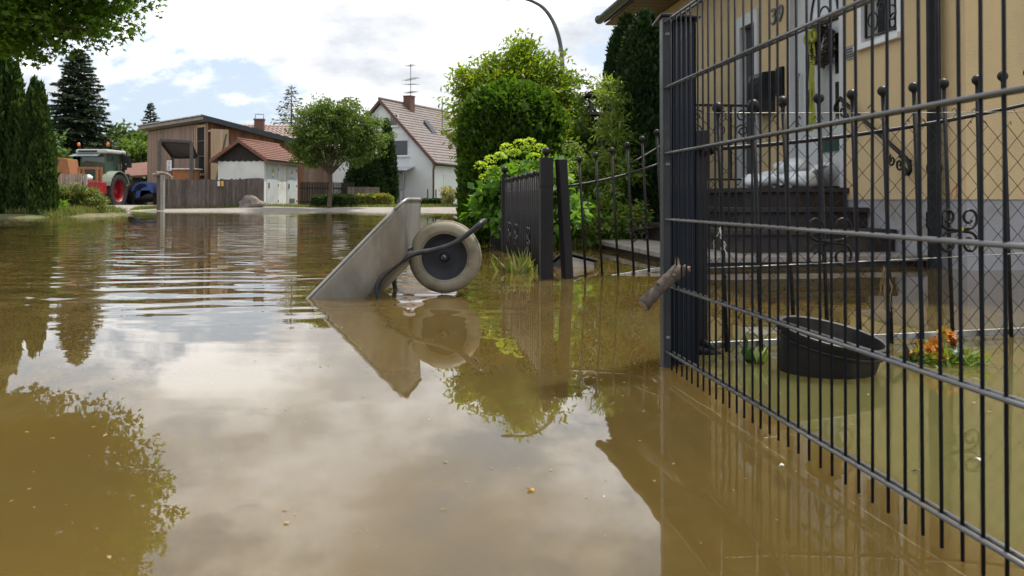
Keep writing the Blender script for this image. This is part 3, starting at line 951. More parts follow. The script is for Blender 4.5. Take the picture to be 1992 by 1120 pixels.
# letter box and bell panel (hang on the wall)
def on_wall(y, z):
    p = wall_xy(y); return (p.x, p.y, z)
t = thing('letter_box', 'black metal letter box on the yellow wall left of the door', 'letter box', on_wall(9.95, 1.46), HA)
mb = MB()
mb.prism([(-0.005, -0.17, 0), (-0.17, -0.17, 0), (-0.17, -0.17, 0.38), (-0.15, -0.17, 0.43), (-0.005, -0.17, 0.45)], (0, 0.36, 0))
b_ = mb.build('body', 'dark_glossy', t, bevel=0.006)
MB().box(-0.180, -0.1705, -0.15, 0.17, 0.03, 0.34).build('door', 'dark_glossy', t, bevel=0.002)
MB().box(-0.184, -0.181, -0.13, 0.15, 0.295, 0.315).build('slot', 'print_black', t)
MB().lathe([(0.009, 0), (0.009, 0.006)], 12, Matrix.Translation((-0.180, 0.11, 0.36)) @ Matrix.Rotation(-PI / 2, 4, 'Y')).build('lock', 'bolt', t)
t = thing('bell_panel', 'dark bell panel with two buttons beside the letter box', 'door bell', on_wall(9.63, 1.62), HA)
MB().box(-0.035, -0.003, -0.08, 0.08, 0, 0.30).build('plate', 'downpipe', t, bevel=0.003)
for z, r in ((0.22, 0.018), (0.08, 0.012)):
    MB().lathe([(r, 0), (r, 0.008), (r * 0.7, 0.012)], 16, Matrix.Translation((-0.036, 0, z)) @ Matrix.Rotation(-PI / 2, 4, 'Y')).build('button', 'galv_wire', t)

# wreath with a long yellow-green ribbon on the door
wc = wall_xy(8.62)
t = thing('door_wreath', 'brown wreath with long yellow green ribbon hanging on the white door', 'wreath', (wc.x, wc.y, 1.98), HA)
rng = np.random.default_rng(3)
mb = MB()
n = 500
a = rng.random(n) * 2 * PI; b = rng.random(n) * 2 * PI
R = 0.145; rr = 0.045 * rng.random(n) ** 0.4
P = np.stack([-0.03 + rr * np.sin(b), (R + rr * np.cos(b)) * np.cos(a), (R + rr * np.cos(b)) * np.sin(a)], 1)
V, F = leaf_arrays(P, np.stack([-0.5 * np.ones(n), -np.sin(a), np.cos(a)], 1) + rng.normal(size=(n, 3)) * .5, rng.normal(size=(n, 3)), 0.06 + 0.03 * rng.random(n), 0.02)
from_arr('twigs', V, F, 'wreath_brown', t)
MB().tube([(-0.03, R * math.cos(q), R * math.sin(q)) for q in np.linspace(0, 2 * PI, 25)], 0.03, 8).build('ring', 'wreath_brown', t)
mb = MB()
for k, (yy, l) in enumerate(((0.16, 0.95), (0.10, 0.88))):
    pts = [(-0.09 - 0.006 * math.sin(i * 1.3 + k), yy + 0.012 * math.sin(i * 0.9 + k * 2), 0.14 - l * i / 12) for i in range(13)]
    for i in range(12):
        a_, b_2 = Vector(pts[i]), Vector(pts[i + 1])
        hw = Vector((0.004 * math.sin(i), 0.030, 0))
        mb.add([a_ - hw, a_ + hw, b_2 + hw, b_2 - hw, a_ - hw + Vector((0.003, 0, 0)), a_ + hw + Vector((0.003, 0, 0)), b_2 + hw + Vector((0.003, 0, 0)), b_2 - hw + Vector((0.003, 0, 0))],
               [(0, 1, 2, 3), (7, 6, 5, 4), (0, 4, 5, 1), (1, 5, 6, 2), (2, 6, 7, 3), (3, 7, 4, 0)])
mb.build('ribbon', 'ribbon', t)
mb = MB()
for s in (-1, 1):
    mb.tube(spiral((-0.10, 0.13 + 0.07 * s, 0.10), 0.06, PI / 2, 0.9, (0, s, 0), (0, 0, 1), 14, 0.6), 0.022, 6)
mb.build('bow', 'ribbon', t, smooth=True)

# steps in front of the door (stacked slabs with overhanging treads)
t = thing('stone_steps', 'dark brown stone steps with a pale lowest slab below the front door', 'steps', (CORNER.x, CORNER.y, 0), HA)
levels = [(0.085, 1.95, hy(6.98), hy(9.95), 'slab'), (0.27, 1.42, hy(7.42), hy(9.95), 'step'), (0.445, 1.22, hy(7.85), hy(9.95), 'step'), (0.62, 1.02, hy(8.2), hy(9.95), 'step')]
for i, (z, dx, ya, yb, m) in enumerate(levels):
    zb = -0.4 if i == 0 else levels[i - 1][0] + 0.002
    MB().box(-dx + 0.05, -0.004, ya + 0.05, yb, zb, z - 0.047).build('riser', 'step', t)
    MB().box(-dx, -0.003, ya, yb + 0.02, z - 0.045, z).build('tread', m, t, bevel=0.006)
# wall handrail beside the steps
mb = MB()
r0 = Vector((-0.09, hy(8.15), 1.40)); r1_ = Vector((-0.09, hy(7.15), 0.84))
mb.tube([r0 + Vector((0, 0.12, -0.07)), r0 + Vector((0, 0.10, 0.0)), r0 + Vector((0, 0.04, 0.03)), r0, r1_, r1_ + Vector((0, -0.05, -0.045)), r1_ + Vector((0, -0.06, -0.10)), r1_ + Vector((0, -0.03, -0.13))], 0.018, 8)
for p in (r0.lerp(r1_, 0.02), r0.lerp(r1_, 0.93)):
    mb.tube(spiral(p + Vector((0, 0.02, -0.085)), 0.06, 1.5, 1.4, U_, V_), 0.009, 6)
    mb.tube(spiral(p + Vector((0, 0.13, -0.05)), 0.05, 1.2, -1.3, U_, V_), 0.009, 6)
    mb.tube(spiral(p + Vector((0, -0.05, -0.15)), 0.04, 1.0, 1.3, U_, V_), 0.008, 6)
    mb.tube([p + Vector((0.085, 0, -0.06)), p + Vector((0, 0, -0.02))], 0.012, 6)
ho = mb.build('handrail', 'iron', house, smooth=True)

# iron railing at the far end of the landing
t = thing('landing_railing', 'wrought iron railing with scrolls at the far side of the steps', 'railing', (CORNER.x, CORNER.y, 0), HA)
ry_ = hy(9.88)
MB().box(-1.0, -0.02, ry_ - 0.012, ry_ + 0.012, 1.52, 1.545).build('top_rail', 'iron', t)
MB().box(-1.0, -0.02, ry_ - 0.010, ry_ + 0.010, 0.72, 0.74).build('bottom_rail', 'iron', t)
for x in (-0.98, -0.72, -0.47, -0.22):
    MB().box(x - 0.012, x + 0.012, ry_ - 0.010, ry_ + 0.010, 0.63 if x == -0.98 else 0.742, 1.518).build('baluster', 'iron', t)
for x in (-0.85, -0.59, -0.34):
    mb = MB()
    mb.tube(spiral((x, ry_, 1.42), 0.07, 0, 1.4, (1, 0, 0), V_), 0.008, 6)
    mb.tube(spiral((x, ry_, 1.26), 0.07, PI, -1.4, (1, 0, 0), V_), 0.008, 6)
    mb.build('scroll', 'iron', t, smooth=True)

# a tall dark post box / parasol stand on the landing edge, left of the door
t = thing('sandbags', 'crumpled white plastic sheet and sandbags piled against the front door', 'sandbags', (CORNER.x, CORNER.y, 0), HA)
def lump(c, r, seed, amp=0.18, n=18, m=12):
    rng = np.random.default_rng(seed)
    mb = MB()
    vs = []
    f = rng.normal(size=(6, 3)) * 2.5; ph = rng.random(6) * 6
    for i in range(m + 1):
        for k in range(n):
            th = PI * i / m; a = 2 * PI * k / n
            d = np.array([math.sin(th) * math.cos(a), math.sin(th) * math.sin(a), math.cos(th)])
            s = 1 + amp * sum(math.sin(f[j] @ d * 1.3 + ph[j]) for j in range(6)) / 3
            vs.append(Vector(c) + Vector((d[0] * r[0] * s, d[1] * r[1] * s, d[2] * r[2] * s)))
    fs = [(i * n + k, i * n + (k + 1) % n, (i + 1) * n + (k + 1) % n, (i + 1) * n + k) for i in range(m) for k in range(n)]
    mb.add(vs, fs)
    return mb
for k, (dx, yy, z, r) in enumerate([(-0.35, 8.5, 0.70, (0.17, 0.24, 0.085)), (-0.33, 8.95, 0.70, (0.17, 0.26, 0.09)), (-0.30, 8.72, 0.83, (0.15, 0.24, 0.08)), (-0.25, 9.3, 0.71, (0.16, 0.22, 0.09)), (-0.62, 8.75, 0.69, (0.14, 0.22, 0.075))]):
    lump((dx, hy(yy), z), r, 40 + k, 0.14).build('sandbag', 'plastic_white', t, smooth=True)
# draped sheet
rng = np.random.default_rng(12)
nu, nv = 26, 12
vs = []
for j in range(nv):
    for i in range(nu):
        u = i / (nu - 1); v = j / (nv - 1)
        vs.append((-0.02 - 0.46 * v - 0.03 * math.sin(u * 21 + v * 3), hy(8.45) + u * 0.80, 0.84 - 0.16 * v - 0.05 * v * v + 0.045 * math.sin(u * 13 + v * 6) * v + 0.03 * math.sin(u * 31) + 0.01 * rng.normal()))
mb = MB(); mb.add(vs, [(j * nu + i, j * nu + i + 1, (j + 1) * nu + i + 1, (j + 1) * nu + i) for j in range(nv - 1) for i in range(nu - 1)])
so2 = mb.build('sheet', 'plastic_white', t, smooth=True)
thicken(so2, 0.004)

# ================================================================== NEAR WIRE MESH FENCE
F0 = Vector((0.476, 2.78, 0)); FD = Vector((0.1088, -0.99406, 0)).normalized(); FN = Vector((-FD.y, FD.x, 0)).normalized()
if FN.x > 0: FN = -FN            # towards the street
fence = thing('mesh_fence', 'tall dark double wire mesh fence running towards the right foreground', 'fence', tuple(F0), math.atan2(FD.y, FD.x))
# local: x along the fence towards us, y perpendicular; +y is towards the street or the garden
wm = MB().tube([(0, 0, -0.38), (0, 0, 1.068)], 0.0029, 8).mesh('wire', True)
wm.materials.append(MATS['fence_coat'])
for i in range(50):
    inst(wm, 'wire', fence, (0.045 + i * 0.05, random.gauss(0, 0.0006), 0), (random.gauss(0, 0.002), random.gauss(0, 0.0015), 0))
rm = MB().tube([(-0.012, 0, 0), (1.2, 0, 0.0), (2.53, 0, 0)], 0.0039, 8).mesh('rail', True)
rm.materials.append(MATS['fence_rail'])
for k in range(7):
    for s in (-1, 1):
        inst(rm, 'rail', fence, (0, s * 0.0078, 1.057 - 0.2013 * k), (0, 0, 0))
# ribbed corner post
R2 = Matrix.Rotation(-math.atan2(FD.y, FD.x), 3, 'Z')
def fl(x, y, z): return R2 @ (Vector((x, y, z)) - Vector((F0.x, F0.y, 0)))
mb = MB()
mb.prism([fl(*p, -0.4) for p in ((0.462, 2.775), (0.4905, 2.775), (0.4905, 2.835), (0.462, 2.835))], (0, 0, 1.475))
mb.build('post', 'post_grey', fence, bevel=0.003)
mb = MB()
poly = []
for i in range(23):
    x = 0.4935 + 0.084 * i / 22
    poly.append((x, 2.815 + 0.30 * (x - 0.4935) + (0.006 if i % 4 < 2 else 0.0)))
poly += [(0.580, 2.93), (0.4935, 2.93)]
mb.prism([fl(p[0], p[1], -0.4) for p in poly], (0, 0, 1.468))
mb.build('ribbed_panel', 'post_navy', fence)
mb = MB()
mb.prism([fl(*p, 1.0755) for p in ((0.455, 2.765), (0.585, 2.80), (0.588, 2.945), (0.455, 2.945))], (0, 0, 0.008))
mb.build('post_cap', 'post_navy', fence, bevel=0.002)
for z in (0.09, 0.62, 1.02):
    mb = MB()
    mb.lathe([(0.007, 0), (0.007, 0.004), (0.004, 0.006)], 12, Matrix.Translation(fl(0.477, 2.774, z)) @ Matrix.Rotation(PI, 4, 'Z') @ (R2.to_4x4()) @ Matrix.Rotation(PI / 2, 4, 'X'))
    mb.build('bolt_head', 'fence_rail', fence, smooth=True)

# ================================================================== IRON GATE LEAVES
def ball_bar(z0, z1, r=0.0075, br=0.0195):
    mb = MB().tube([(0, 0, z0), (0, 0, z1 - br * 0.6)], r, 8)
    prof = [(r, z1 - br * 1.1)] + [(br * math.sin(a), z1 - br * math.cos(a)) for a in np.linspace(0.45, PI - 0.001, 9)]
    mb.lathe(prof, 14, cap=False)
    return mb

def scroll4(mb, c, r=0.045, rad=0.0055, ax=(1, 0, 0)):
    c = Vector(c)
    for sx in (-1, 1):
        for sz in (-1, 1):
            cc = c + Vector(ax) * sx * r * 1.15 + Vector((0, 0, sz * r * 1.15))
            pts = spiral(cc, r, (-PI / 2 if sz > 0 else PI / 2) if True else 0, sx * 0.0 + 1.15 * (1 if sz > 0 else -1), Vector(ax) * sx, (0, 0, 1), 22, 0.35)
            mb.tube([c] + pts, rad, 6)

gdir = Vector((0.964, 0.266, 0)).normalized()
gate = thing('iron_gate_leaf', 'black iron gate leaf with ball tipped bars and chain link behind the mesh fence', 'gate', (0.65, 3.05, 0), math.atan2(gdir.y, gdir.x))
def top_z(t): return 0.818 + 0.155 * (t / 1.25) ** 1.15 if t > 0 else 0.818
def rail_z(t): return 0.682 + 0.072 * t + 0.052 * t * t
for i in range(12):
    t_ = 0.078 + 0.1307 * i
    b_ = ball_bar(-0.3, top_z(t_)).build('bar', 'iron', gate, smooth=True)
    b_.location = (t_, 0, 0)
    b_.rotation_euler = (0, -math.radians(2.0 + random.gauss(0, 0.4)), 0)
    # small tilt around the foot
MB().tube([(t_, 0.012, rail_z(t_)) for t_ in np.linspace(-0.03, 1.62, 14)], 0.0075, 8).build('top_rail', 'iron', gate, smooth=True)
MB().box(-0.04, 1.62, 0.0095, 0.0215, 0.008, 0.032).build('bottom_rail', 'galv_wire', gate, bevel=0.002)
mb = MB()
scroll4(mb, (0.47, -0.014, 0.365), 0.043); mb.box(0.448, 0.492, -0.022, -0.009, 0.357, 0.373)
mb.build('scroll', 'iron', gate, smooth=True)
mb = MB()
scroll4(mb, (1.01, -0.014, 0.40), 0.040)
mb.build('scroll', 'iron', gate, smooth=True)
MB().sphere((1.012, -0.022, 0.405), 0.010, 10, 6).build('boss', 'sign_yellow', gate, smooth=True)
MB().box(-0.058, -0.006, -0.03, 0.03, -0.35, 0.745).build('hinge_post', 'iron_paint', gate, bevel=0.004)
mb = MB()
mb.tube([(-0.035, -0.05, 0.66), (-0.01, -0.055, 0.69), (0.0, -0.05, 0.665)], 0.009, 8).tube([(-0.05, -0.034, 0.68), (0.005, -0.034, 0.68)], 0.012, 8)
mb.build('hinge', 'iron', gate, smooth=True)
mb = MB()
mb.tube([(-0.06, -0.034, 0.02), (0.02, -0.034, 0.0)], 0.016, 8).tube([(-0.03, -0.036, 0.045), (0.05, -0.036, -0.015)], 0.009, 8)
mb.build('hinge', 'iron', gate, smooth=True)
# chain link
zs = np.arange(-0.06, 0.84, 0.0445)
for k in range(38):
    x0 = 0.0 + k * 0.0445
    pts = []
    lim = 0.80 + 0.035 * (x0 / 1.6) + random.uniform(-0.02, 0.03)
    for j, z in enumerate(zs):
        if z > lim: break
        s = 1 if (j + k) % 2 == 0 else -1
        pts.append((x0 + s * 0.0235 + random.gauss(0, 0.0012), -0.020 + 0.002 * s, z + random.gauss(0, 0.001)))
    # a curled loose end at the top
    e_ = Vector(pts[-1])
    s = random.choice((-1, 1))
    pts += [e_ + Vector((0.012 * s, 0, 0.018)), e_ + Vector((0.020 * s, 0.004, 0.006))]
    MB().tube(pts, 0.0018, 4, caps=False).build('chain_link_wire', 'wire', gate, smooth=True)
for zz0, zz1, r in ((0.803, 0.843, 0.0016), (0.285, 0.317, 0.0018)):
    MB().tube([(t_, -0.024, zz0 + (zz1 - zz0) * t_ / 1.32 - 0.004 * math.sin(t_ / 1.6 * PI)) for t_ in np.linspace(-0.03, 1.62, 10)], r, 6).build('tension_wire', 'galv_wire', gate, smooth=True)
# debris left in the mesh
def strands(name, label, c, n, spread, length, m, seed, parent=None):
    rng = np.random.default_rng(seed)
    mb = MB()
    for k in range(n):
        p = Vector(c) + Vector(rng.normal(size=3) * spread)
        pts = [p]
        for i in range(5):
            p = p + Vector((rng.normal() * 0.007, rng.normal() * 0.005, -length / 5 * (0.5 + rng.random())))
            pts.append(p)
        mb.tube(pts, 0.0012, 4)
    o = mb.build(name, m, parent)
    if parent is None: tag(o, label, 'debris', 'plant remains caught in the chain link')
    return o
def gl(t_, z, off=-0.03):
    p = Vector((0.65, 3.05, 0)) + gdir * t_ + Vector((gdir.y, -gdir.x, 0)) * (-off)
    return Vector((p.x, p.y, z))
strands('straw_wisp', 'brown straw wisp hanging in the chain link above the tub', gl(0.68, 0.27), 16, 0.006, 0.13, 'straw', 4)
strands('straw_wisp', 'small dark red wisp on the chain link near the downpipe', gl(1.0, 0.58), 6, 0.004, 0.07, 'flower_rust', 5)
strands('straw_wisp', 'pale wisp on the chain link beside the ribbed post', gl(0.04, 0.42), 4, 0.004, 0.09, 'foam', 6)

# left leaf, broken loose and sagging
g2d = Vector((0.80, 0.60, 0)).normalized()
gate2 = thing('iron_gate_leaf', 'sagging open iron gate leaf with tilted bars next to the ball topped post', 'gate', (0.335, 5.90, 0), math.atan2(g2d.y, g2d.x))
gate2.rotation_mode = 'XYZ'
tilt = -math.radians(4.0)
gate2.rotation_euler = (0, tilt, math.atan2(g2d.y, g2d.x))
MB().box(0.0, 0.066, -0.025, 0.025, -0.4, 0.775).build('stile', 'iron_paint', gate2, bevel=0.004)
def tz2(t_): return 0.70 + 0.07 * t_ + 0.13 * t_ * t_
def rz2(t_): return 0.595 + 0.02 * t_ + 0.10 * t_ * t_
for i in range(7):
    t_ = 0.19 + 0.148 * i
    b_ = ball_bar(-0.05, tz2(t_) + 0.05, 0.0085, 0.0215).build('bar', 'iron', gate2, smooth=True)
    b_.location = (t_, 0, 0)
MB().tube([(t_, 0.012, rz2(t_)) for t_ in np.linspace(0.05, 1.22, 12)], 0.008, 8).build('top_rail', 'iron', gate2, smooth=True)
MB().tube([(t_, 0.012, 0.66 + 0.20 * (t_ - 0.6) + 0.1 * t_ * t_) for t_ in np.linspace(0.66, 1.22, 8)], 0.008, 8).build('upper_rail', 'iron', gate2, smooth=True)
MB().box(0.42, 1.22, 0.006, 0.022, -0.055, -0.030).build('bottom_rail', 'galv_wire', gate2, bevel=0.002)
mb = MB(); scroll4(mb, (0.69, -0.014, 0.26), 0.042); mb.build('scroll', 'iron', gate2, smooth=True)
mb = MB(); scroll4(mb, (1.03, 0.0, 0.66), 0.040); mb.build('scroll', 'iron', gate2, smooth=True)
MB().tube([(0.55, -0.014, 0.26), (0.83, -0.014, 0.26)], 0.006, 6).build('scroll_bar', 'iron', gate2, smooth=True)

# ================================================================== IRON FENCE BEYOND THE GATE
ifd = Vector((-0.098, 1.0, 0)).normalized()
ifence = thing('iron_fence', 'black iron picket fence with ball topped posts seen along its length', 'fence', (0.222, 5.88, 0), math.atan2(ifd.y, ifd.x) - PI / 2)
def ifpost(y, wdt, h, br):
    p = MB().box(-wdt / 2, wdt / 2, y - wdt / 2, y + wdt / 2, -0.4, h).build('post', 'iron_paint', ifence, bevel=0.004)
    MB().lathe([(0.012, 0), (0.012, 0.02)], 12, Matrix.Translation((0, y, h))).sphere((0, y, h + 0.012 + br), br, 16, 10).build('ball', 'iron', p, smooth=True)
    return p
ifpost(0.0, 0.083, 0.785, 0.028)
ifpost(3.02, 0.055, 0.76, 0.034)
ifpost(4.55, 0.055, 0.76, 0.034)
npk = 24
for i in range(npk):
    y = 0.13 + (3.02 - 0.26) * i / (npk - 1)
    b_ = ball_bar(-0.36, 0.70 + 0.006 * math.sin(i * 2.1), 0.0085, 0.0165).build('picket', 'iron', ifence, smooth=True)
    b_.location = (0.0, y, 0)
    b_.rotation_euler = (random.gauss(0, 0.006), random.gauss(0, 0.006), 0)
for i in range(9):
    y = 3.19 + 1.2 * i / 8
    b_ = ball_bar(-0.36, 0.70, 0.0085, 0.0165).build('picket', 'iron', ifence, smooth=True)
    b_.location = (0.0, y, 0)
for y0, y1 in ((0.043, 2.99), (3.05, 4.52)):
    MB().tube([(0.012, y, 0.58) for y in np.linspace(y0, y1, 9)], 0.010, 8).build('top_rail', 'fence_rail', ifence, smooth=True)
    MB().tube([(0.012, y0, -0.06), (0.012, y1, -0.06)], 0.0085, 8).build('bottom_rail', 'iron', ifence, smooth=True)
MB().box(-0.046, 0.046, -0.046, 0.046, 0.60, 0.614).build('hinge_band', 'iron_paint', ifence)
for yc in (0.9, 1.8, 2.4):
    mb = MB(); scroll4(mb, (-0.014, yc, 0.22), 0.045, 0.0055, (0, 1, 0)); mb.build('scroll', 'iron', ifence, smooth=True)

# ================================================================== WHEELBARROW
A = math.radians(4.0)
sv = Vector((-math.sin(A), -math.cos(A), 0))                       # towards us
th = math.radians(45.5)
fv = Vector((math.cos(A) * math.cos(th), -math.sin(A) * math.cos(th), math.sin(th)))   # towards the nose
uv = fv.cross(sv); 
if uv.z < 0: uv = -uv
nose_near = Vector((-1.057, 4.71, 0)) + fv * 0.735
HW = 0.275
NC = nose_near - sv * HW
bar = thing('wheelbarrow', 'tipped galvanised wheelbarrow standing nose up in the flood water', 'wheelbarrow', (-0.7, 4.9, 0))
B0 = Vector((-0.7, 4.9, 0))
def bl(f, s, u): return NC + fv * f + sv * s + uv * u - B0
def rrect(f0, f1, hw, rf, rb, n=9):
    """rounded rectangle in (f,s): big front corners rf, back corners rb, bowed sides"""
    out = []
    for (cf, cs, r, a0) in ((f1 - rf, hw - rf, rf, PI / 2), (f1 - rf, -hw + rf, rf, 0), (f0 + rb, -hw + rb, rb, -PI / 2), (f0 + rb, hw - rb, rb, -PI)):
        for i in range(n):
            a = a0 - PI / 2 * i / (n - 1)
            out.append((cf + r * math.cos(a), cs + r * math.sin(a)))
    # densify the long sides
    res = []
    m = len(out)
    for i in range(m):
        p, q = out[i], out[(i + 1) % m]
        res.append(p)
        if i % n == n - 1:
            k = 5
            for j in range(1, k):
                res.append((p[0] + (q[0] - p[0]) * j / k, p[1] + (q[1] - p[1]) * j / k))
    return res
lev = [(0.0, 0.0, -1.02, -0.015, HW, 0.075, 0.12), (0.012, -0.02, -1.01, -0.032, HW - 0.004, 0.072, 0.12), (0.25, -0.065, -0.965, -0.078, HW - 0.025, 0.066, 0.12), (0.6, -0.14, -0.90, -0.158, HW - 0.055, 0.06, 0.12),
       (0.85, -0.195, -0.85, -0.215, HW - 0.075, 0.055, 0.11), (0.95, -0.215, -0.82, -0.245, HW - 0.10, 0.085, 0.10), (1.0, -0.222, -0.78, -0.285, HW - 0.14, 0.08, 0.09)]
mb = MB(); rings = []
for (_, u, f0, f1, hw, rf, rb) in lev:
    ring = rrect(f0, f1, hw, rf, rb)
    rings.append([bl(p[0], p[1], u) for p in ring])
n = len(rings[0])
vs = [v for r in rings for v in r]
fs = [(i * n + k, i * n + (k + 1) % n, (i + 1) * n + (k + 1) % n, (i + 1) * n + k) for i in range(len(rings) - 1) for k in range(n)]
fs.append(tuple((len(rings) - 1) * n + k for k in range(n)))
mb.add(vs, fs)
tray = mb.build('tray', 'galv', bar, smooth=True)
thicken(tray, 0.004)
rim = MB().tube(rings[0] + [rings[0][0], ], 0.0095, 8)
rim.build('rolled_rim', 'galv', tray, smooth=True)
# frame tubes (near and far) with the bumper loop round the wheel
def near_pt(px, py, Y): return W(px, py, Y) - B0
npts = [(932, 437, 4.83), (914, 452, 4.82), (893, 467, 4.815), (874, 477, 4.81), (844, 486, 4.80), (821, 490, 4.795), (800, 496, 4.785), (779, 509, 4.775), (762, 522, 4.765), (748, 534, 4.76), (738, 547, 4.76), (734, 562, 4.76), (737, 580, 4.76)]
near = [near_pt(*p) for p in npts]
low = near[-1].copy()
near += [low + Vector((0.02, 0, -0.08)), low + Vector((0.05, 0, -0.2))]
lat = -sv
WLAT = lambda k: 0.20 + 0.24 * min(1.0, max(0.0, (k - 4) / 5.0))
far = [p + lat * WLAT(k) + Vector((0.0, 0, 0.004)) for k, p in enumerate(near)]
loop = [near[0] + Vector((0.012, 0.03, 0.012)), near[0] + Vector((0.022, 0.10, 0.018)), far[0] + Vector((0.012, -0.03, 0.012))]
path = list(reversed(near)) + loop + far
MB().tube(smoothpath(path, 4), 0.0135, 12).build('frame', 'tube', bar, smooth=True)
mb = MB()
a_, b_ = near[9], far[9]
mb.tube([a_ + Vector((0, 0, 0.0)), b_], 0.009, 8)
a_, b_ = near[6], far[6]
mb.tube([a_ + Vector((-0.02, 0.0, 0.03)), b_ + Vector((-0.02, 0, 0.03))], 0.009, 8)
for q in (near[8], far[8]):
    mb.tube([q + Vector((0.01, 0.01 if q is near[8] else -0.01, 0.0)), q + Vector((-0.045, 0.03 if q is near[8] else -0.03, 0.012))], 0.008, 8)
mb.build('cross_brace', 'tube', bar, smooth=True)
# wheel
WCW = W(866, 499, 4.93)
wheel = bpy.data.objects.new('wheel', None); link(wheel, bar); wheel.location = WCW - B0
zax = sv; xax = Vector((0, 0, 1)).cross(zax).normalized(); yax = zax.cross(xax)
MW = Matrix((xax, yax, zax)).transposed().to_4x4()
Rw, rh = 0.1945, 0.124
tw = 0.046
prof = [(rh, tw * 0.62), (rh + 0.004, tw * 0.86), (rh + 0.010, tw * 0.90), (rh + 0.0115, tw * 0.84)] + [(0.150 + 0.047 * math.cos(a), tw * math.sin(a)) for a in np.linspace(1.9, 0.50, 10)] + [(Rw - 0.003, tw * 0.38), (Rw, tw * 0.22)]
prof = prof + [(r, -z) for r, z in reversed(prof)]
mb = MB().lathe(prof, 64, MW, cap=False)
mb.build('tyre', 'tyre', wheel, smooth=True)
mb = MB()
for zz_ in (-0.016, 0.0, 0.016):
    mb.lathe([(Rw - 0.002, zz_ - 0.0045), (Rw + 0.0025, zz_ - 0.003), (Rw + 0.0025, zz_ + 0.003), (Rw - 0.002, zz_ + 0.0045)], 64, MW, cap=False)
mb.build('tread', 'tread', wheel, smooth=True)
prof = [(0.0001, 0.035), (0.020, 0.035), (0.022, 0.028), (0.028, 0.016), (0.060, 0.011), (0.085, 0.012), (0.108, 0.020), (0.118, 0.028), (rh + 0.001, 0.030), (rh + 0.001, -0.030), (0.118, -0.028), (0.060, -0.011), (0.022, -0.028), (0.0001, -0.035)]
MB().lathe(prof, 56, MW, cap=False).build('rim', 'wheel_plate', wheel, auto=True)
MB().lathe([(0.0075, -0.12), (0.0075, 0.12)], 12, MW).build('axle', 'tube', wheel)
MB().lathe([(0.010, 0.038), (0.010, 0.047), (0.006, 0.050), (0.0001, 0.050)], 6, MW).build('axle_nut', 'bolt', wheel)

# ================================================================== LOG on the fence
t = thing('broken_branch', 'thick broken branch piece lodged against the ribbed fence post', 'branch', tuple(W(1290, 560, 2.70)))
q0 = Vector(t.location)
pts = [W(1251, 594, 2.64), W(1268, 575, 2.655), W(1287, 556, 2.67), W(1303, 541, 2.68), W(1314, 528, 2.69), W(1318, 518, 2.70)]
rad = [0.0200, 0.0192, 0.0185, 0.0200, 0.0180, 0.012]
sp_ = smoothpath([p - q0 for p in pts], 4)
rr = np.interp(np.linspace(0, 5, len(sp_)), range(6), rad) * (1 + 0.06 * np.sin(np.arange(len(sp_)) * 1.9) + 0.04 * np.sin(np.arange(len(sp_)) * 0.8))
MB().tube(sp_, list(rr), 14).build('stem', 'log_bark', t, smooth=True)
for kk, (i_, ang) in enumerate(((7, 2.2), (12, 0.4), (15, 3.4))):
    c_ = sp_[i_]; nrm_ = Vector((math.cos(ang) * 0.5, -0.6, math.sin(ang))).normalized()
    MB().tube([c_ + nrm_ * 0.008, c_ + nrm_ * 0.019, c_ + nrm_ * 0.0235], [0.010, 0.0075, 0.003], 9).build('knot', 'log_bark', t, smooth=True)
s0_ = sp_[0]; dd = (sp_[0] - sp_[1]).normalized()
MB().tube([s0_ - dd * 0.001, s0_ + dd * 0.0015], 0.0165, 14).build('cut_end', 'log_cut', t)
f_ = smoothpath([p - q0 for p in (W(1303, 543, 2.685), W(1318, 535, 2.68), W(1330, 526, 2.675), W(1337, 521, 2.67))], 3)
MB().tube(f_, list(np.linspace(0.017, 0.0125, len(f_))), 12).build('fork', 'log_bark', t, smooth=True)
mb = MB()
for k in range(7):
    a = random.random() * 6
    p = sp_[-1] + Vector((0.006 * math.cos(a), 0.004 * math.sin(a), -0.004))
    mb.tube([p, p + Vector((random.gauss(0, 0.004), random.gauss(0, 0.003), 0.018 + random.random() * 0.02))], [0.004, 0.0007], 5)
for k in range(4):
    p = f_[-1]
    mb.tube([p - Vector((0.004, 0, 0)), p + Vector((0.014, random.gauss(0, .006), random.gauss(-0.004, .006)))], [0.005, 0.001], 5)
mb.build('splinters', 'log_cut', t)

# ================================================================== TUB
tc_ = W(1617, 712, 2.72); tc_.z = 0.0
t = thing('mortar_tub', 'dark brown plastic tub floating tilted behind the mesh fence', 'tub', (tc_.x, tc_.y, 0))
M_ = Matrix.Rotation(math.radians(10.5), 4, 'Y') @ Matrix.Rotation(math.radians(8), 4, 'X')
M_ = Matrix.Translation((0.005, 0.0, 0.112)) @ M_
prof = [(0.0001, -0.20), (0.118, -0.20), (0.128, -0.19), (0.150, -0.012), (0.161, -0.012), (0.164, -0.006), (0.164, 0.002), (0.160, 0.004), (0.149, 0.002), (0.122, -0.185), (0.0001, -0.19)]
MB().lathe(prof, 56, M_, cap=False).build('body', 'tub', t, auto=True)
MB().lathe([(0.1505, -0.035), (0.1545, -0.035), (0.1555, -0.028), (0.1515, -0.026)], 56, M_, cap=False).build('bead', 'tub', t, smooth=True)

